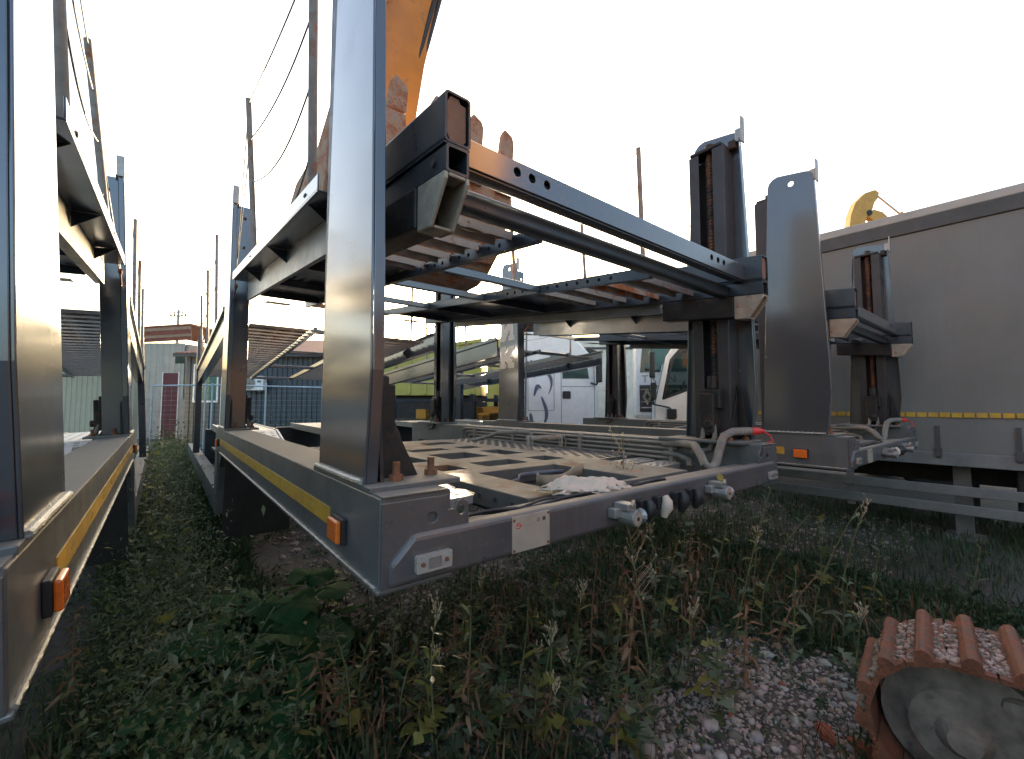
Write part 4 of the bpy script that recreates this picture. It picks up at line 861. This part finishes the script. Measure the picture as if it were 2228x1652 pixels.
# fence
q = atd(330, 882, 13.6); FN = empty('mesh_fence', (q.x, q.y, 0), -YAW, label='pale blue tubular fence with wire mesh in front of the shed', cat='fence')
FL = 5.4
MB().tube([(0, 0, 2.22), (2.0, 0, 2.24), (FL, 0, 2.16)], .022, 8).build('top_rail', 'fence', FN); MB().tube([(0, 0, .25), (FL, 0, .25)], .018, 8).build('bottom_rail', 'fence', FN)
for x in (0, 1.68, 1.90, 3.6, FL): MB().cyl((x, 0, 0), (x, 0, 2.3), .028, 10).build('fence_post', 'fence', FN)
m = MB()
for i in range(int(FL / .2)): m.tube([(.2 * i, .01, .25), (.2 * i, .01, 2.2)], .0025, 3, False)
for i in range(13): m.tube([(0, .012, .4 + .15 * i), (FL, .012, .4 + .15 * i)], .0025, 3, False)
o = m.build('wire_mesh', 'fence', FN)
# utility pole
q = atd(379, 882, 46); UP_ = empty('utility_pole', (q.x, q.y, 0), -YAW, label='concrete utility pole with insulators above the red eaves', cat='utility pole')
zt = CAMH + (882 - 672) * 46 / FP
MB().tube([(0, 0, 0), (0, 0, zt)], [.2, .12], 10).build('mast', 'concrete', UP_); MB().box(-.9, .9, -.05, .05, zt - .75, zt - .62).box(-.6, .6, -.05, .05, zt - .3, zt - .2).build('cross_arm', 'trim_dark', UP_)
for x in (-.8, -.4, .4, .8): MB().tube([(x, 0, zt - .62), (x, 0, zt - .3)], [.09, .05], 8).build('insulator', 'trim_dark', UP_)
MB().tube([(.12, 0, zt - 1.6), (.7, 0, zt - 1.9), (.9, 0, zt - 2.8)], .06, 8).build('lamp_arm', 'galv', UP_)
# ------------------------------------------------------------------ things lying in the trailer platform
def crumple(name, cx_, cy_, cz, L, Wd_, rz, mat, amp, seed, **kw):
    r2 = np.random.default_rng(seed); nx_, ny_ = 46, 26; vs_, fs_ = [], []
    ph = r2.uniform(0, 6.28, 12)
    for i in range(nx_ + 1):
        for j in range(ny_ + 1):
            a, b = i / nx_ - .5, j / ny_ - .5
            e = max(abs(a), abs(b)) * 2
            x = a * L * (1 + .10 * math.sin(b * 9 + ph[0])); y = b * Wd_ * (1 + .16 * math.sin(a * 7 + ph[1]))
            x += .02 * math.sin(b * 31 + ph[2]) * (e > .9); y += .012 * math.sin(a * 41 + ph[3]) * (e > .9)
            z = amp * (1.0 - e ** 3) * (.75 + .35 * math.sin(a * 8 + ph[4]) * math.cos(b * 6 + ph[5])) + amp * .22 * math.sin(a * 13 + b * 9 + ph[6]) * (1 - .5 * e) + amp * .05 * math.sin(a * 37 - b * 23 + ph[7]) + .003
            vs_.append((x, y, max(.002, z)))
    for i in range(nx_):
        for j in range(ny_):
            k_ = i * (ny_ + 1) + j; fs_.append((k_, k_ + ny_ + 1, k_ + ny_ + 2, k_ + 1))
    o = MB().add(vs_, fs_).build(name, mat, smooth=True); o.location = (cx_, cy_, cz); o.rotation_euler = (0, 0, rz)
    s2 = o.modifiers.new('thick', 'SOLIDIFY'); s2.thickness = .003
    return tag(o, **kw)
gl = onZ(1272, 1058, 1.262)
crumple('cotton_rag', gl.x + .01, gl.y + .0, 1.252, .36, .20, R(-14), 'cotton', .046, 3, label='crumpled off-white cotton rag lying over the rear cross tube', cat='rag')
gp = onZ(1225, 1052, 1.20)
path = [(-.16, .02), (-.19, -.02), (-.17, -.07), (-.10, -.09), (-.02, -.05), (.07, .03), (.16, .10), (.25, .13)]
def ribbon(name, pts, z0, h_, mat, loc, rz, **kw):
    P = []
    for i in range(len(pts) - 1):
        for t in np.linspace(0, 1, 6, endpoint=False):
            p0, p1, p2, p3 = (Vector(pts[max(i - 1, 0)]), Vector(pts[i]), Vector(pts[i + 1]), Vector(pts[min(i + 2, len(pts) - 1)]))
            P.append(.5 * (2 * p1 + (p2 - p0) * t + (2 * p0 - 5 * p1 + 4 * p2 - p3) * t * t + (3 * p1 - p0 - 3 * p2 + p3) * t ** 3))
    vs_ = []; fs_ = []
    for i, q_ in enumerate(P):
        w_ = .01 * math.sin(i * .5); vs_ += [(q_.x, q_.y, z0), (q_.x + w_, q_.y + w_ * .5, z0 + h_)]
        if i: fs_.append((2 * i - 2, 2 * i, 2 * i + 1, 2 * i - 1))
    o = MB().add(vs_, fs_).build(name, mat, smooth=True); o.location = loc; o.rotation_euler = (0, 0, rz); s2 = o.modifiers.new('thick', 'SOLIDIFY'); s2.thickness = .006; return tag(o, **kw)
ribbon('strap', path, 0, .055, 'strap_tan', (gp.x + .05, gp.y + .04, 1.2), R(-8), label='tan webbing strap curled on edge beside the cotton rag', cat='strap')
ribbon('strap', [(-.28, -.02), (-.15, .05), (-.05, .16), (.12, .17), (.25, .12)], 0, .022, 'strap_blue', (gp.x + .02, gp.y + .14, 1.195), R(-4), label='dark grey webbing strap lying behind the tan one', cat='strap')
# ------------------------------------------------------------------ vegetation
def leafmesh(name, mat, L, Wm, shape, n=7, droop=.3, fold=.25, lob=0, nl=3, wav=0., seed=0):
    r = random.Random(seed); vs_, fs_ = [], []
    for i in range(n + 1):
        t = i / n
        if shape == 'lance': w_ = math.sin(math.pi * min(1, t * .95 + .03)) ** .9
        elif shape == 'oval': w_ = math.sin(math.pi * (t ** .8) * .98 + .03)
        else: w_ = (1.15 - .2 * t) * math.sin(math.pi * min(1, t * .88 + .12)) ** .55
        if lob: w_ *= (1 - lob) + lob * (2 * abs(((t * nl) % 1) - .5)) * 1.9
        w_ = max(.02, w_) * Wm; x = t * L * (1 - .12 * t * droop); z = -droop * L * t * t * .6 + wav * L * math.sin(t * 9 + seed) * .5
        tw = r.uniform(-.2, .2)
        vs_ += [(x - .25 * w_ * bool(lob), -w_, z + w_ * fold + wav * Wm * math.sin(t * 17 + seed)), (x, 0, z), (x - .25 * w_ * bool(lob), w_, z + w_ * (fold + tw * .3) + wav * Wm * math.sin(t * 15 + seed + 2))]
    for i in range(n):
        a = 3 * i; fs_ += [(a, a + 3, a + 4, a + 1), (a + 1, a + 4, a + 5, a + 2)]
    return MB().add(vs_, fs_).mesh(name, mat, True)
def heartleaf(name, mat, Rr, seed):
    r = random.Random(seed); n = 22; vs_ = [(0, 0, 0)]; rings = 4
    for k in range(1, rings + 1):
        for i in range(n):
            t = 2 * math.pi * i / n; notch = 1 - .72 * math.exp(-((abs(t - math.pi)) / .33) ** 2)
            rr = Rr * k / rings * notch * (1 + .07 * math.sin(3 * t + seed) + .05 * math.sin(7 * t + seed * 2)) * (1 + .22 * math.cos(t))
            z = .10 * Rr * (k / rings) ** 2 * math.sin(4 * t + seed) - .18 * Rr * (k / rings) ** 2 + .03 * Rr * math.sin(n * t / 3 + seed) * (k == rings) + .05 * Rr * math.cos(7 * t) * k / rings
            vs_.append((rr * math.cos(t) + Rr * .45, rr * math.sin(t), z))
    vs_[0] = (Rr * .25, 0, 0)
    fs_ = [(0, 1 + i, 1 + (i + 1) % n) for i in range(n)]
    for k in range(rings - 1):
        for i in range(n): a = 1 + k * n; fs_.append((a + i, a + n + i, a + n + (i + 1) % n, a + (i + 1) % n))
    return MB().add(vs_, fs_).mesh(name, mat, True)
LEAF = {
 'lance': [leafmesh('leaf', m_, .13, .017, 'lance', 7, .5, .3, 0, 3, .04, i) for i, m_ in enumerate(('leaf', 'leaf', 'leaf_dark', 'leaf_dark', 'leaf_pale', 'leaf', 'leaf_yellow'))],
 'lettuce': [leafmesh('leaf', m_, .17, .042, 'lance', 14, .45, .3, .75, 3.5, .08, 10 + i) for i, m_ in enumerate(('leaf', 'leaf_pale', 'leaf', 'leaf_dark', 'leaf_pale', 'leaf_yellow'))],
 'dry': [leafmesh('leaf', m_, .10, .014, 'lance', 7, 1.6, .6, .2, 3, .25, 20 + i) for i, m_ in enumerate(('leaf_dry', 'leaf_dry', 'stem_dry'))],
 'oval': [leafmesh('leaf', m_, .10, .028, 'oval', 7, .35, .2, 0, 3, .04, 30 + i) for i, m_ in enumerate(('leaf', 'leaf', 'leaf_yellow', 'leaf_pale'))],
 'heart': [heartleaf('leaf', 'leaf_big', .19, 40 + i) for i in range(4)],
}
def stem_path(base, h_, lean, seed, n=9, bend=.05):
    r = random.Random(seed); P = []; a = r.uniform(0, 6.28); ph = r.uniform(0, 6)
    for i in range(n + 1):
        t = i / n; P.append(Vector((lean[0] * t * t + bend * h_ * math.sin(t * 3 + ph) * math.cos(a), lean[1] * t * t + bend * h_ * math.sin(t * 3 + ph) * math.sin(a), h_ * t)))
    P = [q - P[0] for q in P]; return P
def weed(base, h_, lean=(0, 0), kinds=('lance',), n=14, sc=1., seed=0, stem='stem', head=None, rad=.004, t0=.08, label='', group='', name='weed'):
    r = random.Random(seed); W_ = empty(name, (base[0], base[1], 0), r.uniform(0, 6.28) * 0, label=label, cat='weed', group=group)
    P = stem_path(base, h_, lean, seed); st = MB().tube(P, [rad * (1.25 - .8 * i / len(P)) for i in range(len(P))], 6).build('stem', stem, W_, smooth=True)
    def at(t): x = t * (len(P) - 1); i = min(int(x), len(P) - 2); return P[i].lerp(P[i + 1], x - i)
    ang = r.uniform(0, 6.28)
    for i in range(n):
        t = t0 + (1 - t0) * (i + r.uniform(0, .8)) / n; ang += 2.4 + r.uniform(-.4, .4)
        kd = kinds[0] if len(kinds) == 1 or t > .35 else kinds[-1]
        s_ = sc * r.uniform(.6, 1.25) * (1.15 - .6 * t)
        me = r.choice(LEAF[kd])
        put('leaf', me, W_, Matrix.Translation(at(min(t, 1))) @ Matrix.Rotation(ang, 4, 'Z') @ Matrix.Rotation(r.uniform(-.9, .1) - .25 * t, 4, 'Y') @ Matrix.Rotation(r.uniform(-.5, .5), 4, 'X') @ Matrix.Scale(s_, 4))
    if head:
        m = MB(); tip = P[-1]
        nb = {'seed': 22, 'pods': 30, 'flower': 9, 'bush': 46}[head]
        for i in range(nb):
            if head == 'pods':
                q = at(r.uniform(.55, 1)); a = r.uniform(0, 6.28); L_ = r.uniform(.03, .06)
                m.tube([q, q + Vector((math.cos(a) * L_, math.sin(a) * L_, r.uniform(-.01, .04)))], .0016, 3)
            elif head == 'bush':
                q = at(r.uniform(.35, .95)); a = r.uniform(0, 6.28); L_ = r.uniform(.05, .16); e = q + Vector((math.cos(a) * L_ * .7, math.sin(a) * L_ * .7, L_ * r.uniform(.5, 1.2)))
                m.tube([q, e], .0014, 4); m.tube([e, e + Vector((0, 0, .006)), e + Vector((0, 0, .013))], [.003, .008, .003], 6)
            else:
                a = r.uniform(0, 6.28); L_ = r.uniform(.01, .06); q = at(r.uniform(.80, 1)); e = q + Vector((math.cos(a) * L_ * .5, math.sin(a) * L_ * .5, L_))
                m.tube([q, e], .0011, 3); m.tube([e, e + (e - q).normalized() * .008, e + (e - q).normalized() * .018], [.002, .005, .0015], 5)
        o = m.build({'seed': 'seed_head', 'pods': 'seed_pods', 'flower': 'flower_head', 'bush': 'seed_heads'}[head], {'seed': 'seed', 'pods': 'leaf_pale', 'flower': 'flower', 'bush': 'seed'}[head], W_); o['kind'] = 'stuff'
    return W_
def from_px(xb, yb, xt, yt):
    b = onZ(xb, yb, 0); d = (b - CAMP).dot(FW); tp = CAMP + ray(xt, yt) * d; return (b.x, b.y), max(.1, tp.z), (tp.x - b.x, tp.y - b.y)
LBL = {'lance': 'tall green weed with narrow leaves', 'lettuce': 'tall jagged-leaved lettuce weed', 'dry': 'dried brown weed stalk with curled leaves',
       'pods': 'green weed with bristling thin seed pods', 'oval': 'leafy oval-leaved weed', 'seed': 'weed stalk topped by a pale dry seed head'}
def W1(kind, xb, yb, xt, yt, seed, **kw):
    b, h_, ln = from_px(xb, yb, xt, yt)
    a = dict(lance=dict(kinds=('lance',), n=18, sc=.92), lettuce=dict(kinds=('lettuce',), n=15, sc=.9), dry=dict(kinds=('dry',), n=22, sc=.95, stem='stem_dry'),
             pods=dict(kinds=('lance', 'oval'), n=12, sc=.9, head='pods'), oval=dict(kinds=('oval',), n=26, sc=1.2), seed=dict(kinds=('lance', 'lettuce'), n=11, sc=.9, head='seed'))[kind]
    a.update(kw); z_ = 'beside the burdock clumps' if xb < 700 and yb > 1380 else 'in the weedy alley between trailers' if xb < 700 else 'below the amber corner lamp' if xb < 985 else 'below the identification plate' if xb < 1250 else 'below the air couplings' if xb < 1480 else ('in the bare gravel patch' if yb > 1400 else 'behind the bare gravel patch') if xb < 1700 else 'between bare gravel and guard rails'
    lb = LBL[kind] + ' ' + z_; weed(b, h_, ln, seed=seed, label=lb, group=lb, **a)
S_ = 0
for k_, l_ in (('lance', [(1018, 1600, 1021, 1238), (1120, 1560, 1135, 1300), (1595, 1420, 1680, 1060), (1660, 1380, 1750, 1110), (1770, 1400, 1850, 1095), (1540, 1350, 1560, 1130), (870, 1590, 900, 1380), (780, 1560, 800, 1410), (1330, 1520, 1345, 1260), (1240, 1600, 1260, 1390), (1720, 1470, 1735, 1230), (1900, 1330, 1930, 1160), (640, 1640, 655, 1480), (1410, 1600, 1420, 1420), (1000, 1420, 1010, 1300), (2110, 1330, 2130, 1165), (1835, 1420, 1850, 1250)]),
              ('lettuce', [(1195, 1563, 1219, 1255), (1440, 1420, 1475, 1090), (320, 1660, 345, 1300), (1160, 1640, 1175, 1480), (1560, 1560, 1570, 1380), (1475, 1300, 1480, 1110), (1085, 1640, 1095, 1450), (1395, 1660, 1400, 1500), (1790, 1300, 1800, 1130)]),
              ('dry', [(1286, 1460, 1300, 1153), (1365, 1470, 1400, 1210), (1360, 1620, 1375, 1260), (1495, 1330, 1500, 1150), (1510, 1400, 1530, 1170), (1020, 1640, 1030, 1420), (1350, 1400, 1362, 1190), (700, 1600, 690, 1420), (1620, 1500, 1630, 1300), (160, 1560, 170, 1330), (1690, 1420, 1790, 1250)]),
              ('pods', [(760, 1640, 720, 1380), (850, 1500, 860, 1320), (730, 1480, 725, 1350), (560, 1640, 580, 1460), (640, 1560, 600, 1400), (1090, 1480, 1100, 1340), (930, 1600, 940, 1450), (640, 1660, 640, 1530)]),
              ('seed', [(953, 1647, 979, 1315), (1170, 1560, 1190, 1370), (1500, 1480, 1510, 1320), (1830, 1330, 1890, 1080), (1640, 1330, 1640, 1160), (1420, 1350, 1405, 1130), (1860, 1500, 1880, 1330), (1250, 1460, 1270, 1270)]),
              ('oval', [(350, 1200, 355, 985), (338, 1120, 345, 960), (370, 1260, 378, 1040), (360, 1060, 352, 930), (310, 1180, 300, 960), (400, 1330, 395, 1130), (330, 1330, 330, 1100), (285, 1280, 280, 1150)])):
    for q in l_: S_ += 1; W1(k_, *q, seed=S_)
rw = random.Random(99)
for i in range(70):
    xb = rw.uniform(420, 1900); yb = rw.uniform(1330, 1650)
    if ((xb - 1680) / 270) ** 2 + ((yb - 1500) / 165) ** 2 < 1: continue
    k_ = rw.choice(['lance', 'lance', 'pods', 'dry', 'seed', 'lettuce', 'dry', 'pods']); hh = rw.uniform(70, 190) * (.6 + .5 * (yb - 1300) / 350)
    W1(k_, xb, yb, xb + rw.uniform(-25, 25), yb - hh, seed=300 + i)
# the dry weed grown up through the trailer platform
b = onZ(1430, 1040, 1.2); 
weed((b.x - .02, b.y + .04), 1.42, (.01, .02), ('dry',), 7, .9, 77, 'stem', 'bush', .005, .75, label='dry branching weed with round seed heads growing up through the trailer platform', group=None, name='weed')
# burdock rosettes
def burdock(px, py, n, sc, seed):
    r = random.Random(seed); b = onZ(px, py, 0); B_ = empty('burdock', (b.x, b.y, 0), label='broad-leaved burdock clump in the shade at the alley mouth', cat='weed', group='burdock clumps by the alley')
    for i in range(n):
        a = i * 2.4 + r.uniform(-.4, .4); e = r.uniform(.45, 1.2); L_ = r.uniform(.2, .46) * sc
        tip = Vector((math.cos(a) * L_ * math.cos(e), math.sin(a) * L_ * math.cos(e), L_ * math.sin(e) + .03))
        MB().tube([(0, 0, 0), tip * .5 + Vector((0, 0, .03)), tip], .006, 6).build('leaf_stalk', 'leaf_pale', B_, smooth=True)
        put('leaf', r.choice(LEAF['heart']), B_, Matrix.Translation(tip) @ Matrix.Rotation(a, 4, 'Z') @ Matrix.Rotation(r.uniform(-.2, .55), 4, 'Y') @ Matrix.Rotation(r.uniform(-.4, .4), 4, 'X') @ Matrix.Scale(sc * r.uniform(.55, 1.15), 4))
for q in ((520, 1470, 12, .95, 1), (560, 1390, 9, .85, 2), (480, 1560, 12, .8, 3), (640, 1400, 9, .85, 4), (420, 1620, 8, .6, 5), (600, 1560, 8, .6, 6), (540, 1640, 8, .6, 7), (470, 1400, 7, .7, 8)): burdock(*q)
# ---- masses nobody could count
def leaf_mass(name, mat, P, S, H, up_=.5, aspect=.5, seed=1):
    r2 = np.random.default_rng(seed); N = len(P); a = r2.uniform(0, 6.283, N); el = np.clip(r2.normal(up_, .45, N), -.5, 1.5)
    d = np.stack([np.cos(a) * np.cos(el), np.sin(a) * np.cos(el), np.sin(el)], -1); sd_ = np.stack([-np.sin(a), np.cos(a), r2.uniform(-.5, .5, N)], -1)
    L = S[:, None]; b = np.column_stack([P, H]); w_ = L * aspect * .5
    mid = b + d * L * .5 + np.array([0, 0, .04]) * L; tip = b + d * L - np.array([0, 0, .12]) * L
    V = np.stack([b, mid - sd_ * w_, tip, mid + sd_ * w_], 1).reshape(-1, 3)
    F = (np.array([0, 1, 2, 3])[None] + 4 * np.arange(N)[:, None]).astype(np.int32)
    me = bpy.data.meshes.new(name); me.vertices.add(4 * N); me.vertices.foreach_set('co', V.reshape(-1)); me.loops.add(4 * N); me.loops.foreach_set('vertex_index', F.reshape(-1))
    me.polygons.add(N); me.polygons.foreach_set('loop_start', np.arange(0, 4 * N, 4, dtype=np.int32)); me.update(calc_edges=True); me.materials.append(MATS[mat]); return put(name, me)
def clumps(x, y, f, seed):
    r2 = np.random.default_rng(seed); s = np.zeros_like(x)
    for i in range(7):
        k_ = r2.normal(0, f, 2); s += np.sin(x * k_[0] + y * k_[1] + r2.uniform(0, 6.28))
    return s / 2.6
def dens(x, y):
    d = .82 + .42 * clumps(x, y, 3.2, 5) + .25 * clumps(x, y, 9, 6)
    gp_ = np.exp(-(((x - 2.5) / 1.0) ** 2 + ((y - .85) / .6) ** 2)); d -= 1.25 * gp_                # the bare gravel
    d -= .5 * np.exp(-(((x - 3.1) / .7) ** 2 + ((y - .5) / .4) ** 2))
    al = np.exp(-((x - .13 + .010 * y) / .30) ** 2) * (y > 1.0); d += .9 * al
    d += .5 * np.exp(-(((x - .2) / .7) ** 2 + ((y - 1.3) / .7) ** 2)) + .3 * np.exp(-(((x - 4.6) / 1.6) ** 2 + ((y - .9) / .8) ** 2))
    under = ((x > .9) & (x < 2.9) & (y > 2.2)); d = np.where(under, d - .35, d)
    return np.clip(d, 0.02, 1)
def scatter(n, x0, x1, y0, y1, pw=1.0):
    x = rng.uniform(x0, x1, n); y = rng.uniform(y0, y1, n); k_ = rng.uniform(0, 1, n) < dens(x, y) ** pw; return np.stack([x[k_], y[k_]], -1)
# leaf clusters: seeds then leaves round them
def clusterize(c, m_, spread, zmax):
    P = np.repeat(c, m_, 0) + rng.normal(0, spread, (len(c) * m_, 2)); H = np.abs(rng.normal(0, zmax * .5, len(P))) * np.repeat(rng.uniform(.3, 1.2, len(c)), m_); return P, H
c = np.concatenate([scatter(12000, -.4, 5.2, .0, 3.2), scatter(5000, -.7, 8, 3.2, 9), scatter(2600, -.35, .75, 1.0, 12)])
P, H = clusterize(c, 9, .035, .07)
o = leaf_mass('ground_cover', 'leaf_dark', P, rng.uniform(.018, .055, len(P)), H, .45, .62, 2); tag(o, 'low dark green leafy ground cover spreading over the gravel', 'ground cover', kind='stuff')
c = scatter(4200, -.3, 5.0, .0, 3.0); P, H = clusterize(c, 7, .03, .10)
o = leaf_mass('ground_cover', 'leaf', P, rng.uniform(.02, .05, len(P)), H, .6, .45, 3); tag(o, 'lighter green seedlings and clover scattered among the gravel', 'ground cover', kind='stuff')
c = scatter(1500, -.4, 4.5, .1, 3.0); P, H = clusterize(c, 4, .05, .0)
o = leaf_mass('dead_stalks', 'leaf_dry', P, rng.uniform(.08, .30, len(P)), H, 1.1, .035, 14); tag(o, 'thin brown dead stalks tangled through the weeds', 'dead stalks', kind='stuff')
c = scatter(1500, -.4, 4.5, .0, 3.5); P, H = clusterize(c, 6, .04, .06)
o = leaf_mass('leaf_litter', 'leaf_dry', P, rng.uniform(.012, .04, len(P)), H, .2, .4, 4); tag(o, 'brown dead leaves and stalk bits littering the gravel', 'leaf litter', kind='stuff')
c = np.concatenate([scatter(3200, -.6, 5.2, .0, 3.6, .9), scatter(7000, -.35, .7, 1.2, 14, .3), scatter(4500, 3.2, 9, .2, 5, .9), np.stack([rng.uniform(-6, 12, 5000), rng.uniform(12, 19, 5000)], -1)]); P, H = clusterize(c, 5, .03, .0)
far = P[:, 1] > 5
o = leaf_mass('grass', 'leaf_dark', P, rng.uniform(.06, .22, len(P)) * (1 + .8 * far), H * 0, 1.15, .05, 5); tag(o, 'thin dark grass growing through the yard and along the alley', 'grass', kind='stuff')
xa = rng.normal(.13, .19, 4200); ya = rng.uniform(1.6, 13, 4200); Pa = np.stack([xa - .010 * ya, ya], -1); P, H = clusterize(Pa, 10, .06, .50)
o = leaf_mass('alley_undergrowth', 'leaf', P, rng.uniform(.018, .055, len(P)), H, .5, .5, 7); tag(o, 'knee-high tangled undergrowth filling the alley between the trailers', 'undergrowth', kind='stuff')
xa = rng.normal(.13, .17, 1500); ya = rng.uniform(1.6, 12, 1500); P, H = clusterize(np.stack([xa - .010 * ya, ya], -1), 9, .05, .75)
o = leaf_mass('alley_undergrowth', 'leaf_pale', P, rng.uniform(.02, .06, len(P)), H, .8, .3, 17); tag(o, 'pale olive taller weeds rising out of the alley undergrowth', 'undergrowth', kind='stuff')
Pa = np.stack([rng.normal(.05, .25, 900), rng.uniform(12, 17, 900)], -1); P, H = clusterize(Pa, 10, .12, .7)
o = leaf_mass('hedge_growth', 'leaf', P, rng.uniform(.05, .12, len(P)), H, .7, .4, 8); tag(o, 'shoulder-high scrub at the far end of the alley', 'undergrowth', kind='stuff')
q0, q1 = atd(480, 882, 15.6), atd(690, 882, 15.6); t_ = rng.uniform(0, 1, 500)[:, None]; Pa = np.array(q0[:2])[None] * (1 - t_) + np.array(q1[:2])[None] * t_; P, H = clusterize(Pa, 12, .15, 1.1)
o = leaf_mass('wall_weeds', 'leaf_pale', P, rng.uniform(.05, .12, len(P)), H, .9, .3, 9); tag(o, 'pale tall weeds along the foot of the dark corrugated shed', 'undergrowth', kind='stuff')
# ---- gravel
STM = []
for i in range(8):
    V = IV * (1 + np.random.default_rng(50 + i).uniform(-.2, .2, (len(IV), 1))) * np.random.default_rng(60 + i).uniform(.65, 1.15, 3) * np.array([1, 1, .6])
    me = bpy.data.meshes.new('stone'); me.from_pydata([tuple(v) for v in V], [], [tuple(int(k_) for k_ in f) for f in IF]); me.shade_smooth()
    mm = pmat('stone_%d' % i, [(.36, .31, .25), (.42, .37, .30), (.28, .25, .22), (.48, .44, .38), (.33, .25, .19), (.38, .30, .23), (.31, .29, .26), (.38, .26, .18)][i], .9, 0, .2, 40, bump=.2, bscale=150)
    me.materials.append(mm); STM.append(me)
def gpx(n):
    out = []
    while len(out) < n:
        x = random.uniform(1350, 1980); y = random.uniform(1330, 1650); q = onZ(x, y, 0)
        if ((x - 1690) / 330) ** 2 + ((y - 1520) / 200) ** 2 < 1.1: out.append(q)
    return out
for i, q in enumerate(gpx(296)):
    s_ = random.uniform(.012, .024) if i > 26 else random.uniform(.026, .05)
    put('stone', STM[i % 8], g, Matrix.Translation((q.x, q.y, s_ * .22)) @ Matrix.Rotation(random.uniform(0, 6.28), 4, 'Z') @ Matrix.Rotation(random.uniform(-.4, .4), 4, 'X') @ Matrix.Scale(s_, 4))
pts = [np.stack([rng.uniform(1.2, 4.2, 15000), rng.uniform(-.1, 2.0, 15000)], -1), np.stack([rng.uniform(-.2, 3.4, 9000), rng.uniform(.5, 3.6, 9000)], -1), np.stack([rng.uniform(1, 8, 7000), rng.uniform(1, 6, 7000)], -1)]
P2 = np.concatenate(pts); SZ = np.concatenate([rng.gamma(4, .0021, 15000), rng.gamma(4, .0026, 9000), rng.gamma(4, .004, 7000)])
pebbles('gravel', np.column_stack([P2, SZ * .25]), SZ, 'stone', g)
# bits of brick and litter
for i, (x, y, a, s_) in enumerate(((1795, 1600, .5, .055), (1700, 1490, .9, .022), (1590, 1560, .2, .02), (1640, 1330, .4, .018), (1880, 1640, 1.2, .06))):
    q = onZ(x, y, 0); o = MB().prism([(-1.3, -.5), (.9, -.6), (1.2, .1), (.6, .55), (-1.0, .45)], (0, 0, -.1), (1, 0, 0), (0, 1, 0), .55).build('brick_piece', 'brick', bevel=.08)
    o.location = (q.x, q.y, s_ * .12); o.rotation_euler = (.15, .1, a); o.scale = (s_,) * 3; tag(o, 'broken red brick fragment lying on the bare gravel', 'brick', 'brick fragments on the gravel')
q = onZ(1905, 1312, 0); o = empty('plastic_bottle', (q.x, q.y, 0), .9, label='crushed clear plastic bottle with a green and yellow label', cat='bottle')
MB().tube([(-.13, 0, .028), (-.10, 0, .03), (-.02, .006, .026), (.06, 0, .03), (.10, 0, .024), (.125, 0, .02)], [.022, .031, .026, .03, .014, .012], 14).build('shell', 'bottle', o, smooth=True)
MB().tube([(-.105, 0, .03), (-.04, .004, .028)], .0325, 14).build('wrapper', 'yellow', o); MB().tube([(.12, 0, .02), (.14, 0, .02)], .0145, 10).build('cap', 'red', o)
q = atd(1548, 1036, 1); lf = Vector((tr.location.x + 1.66, tr.location.y - .08, 1.233))
o = put('fallen_leaf', LEAF['oval'][2]); o.matrix_world = Matrix.Translation(lf) @ Matrix.Rotation(.6, 4, 'Z') @ Matrix.Rotation(-.9, 4, 'Y') @ Matrix.Scale(.55, 4); tag(o, 'yellow fallen leaf caught on the air coupling', 'leaf')
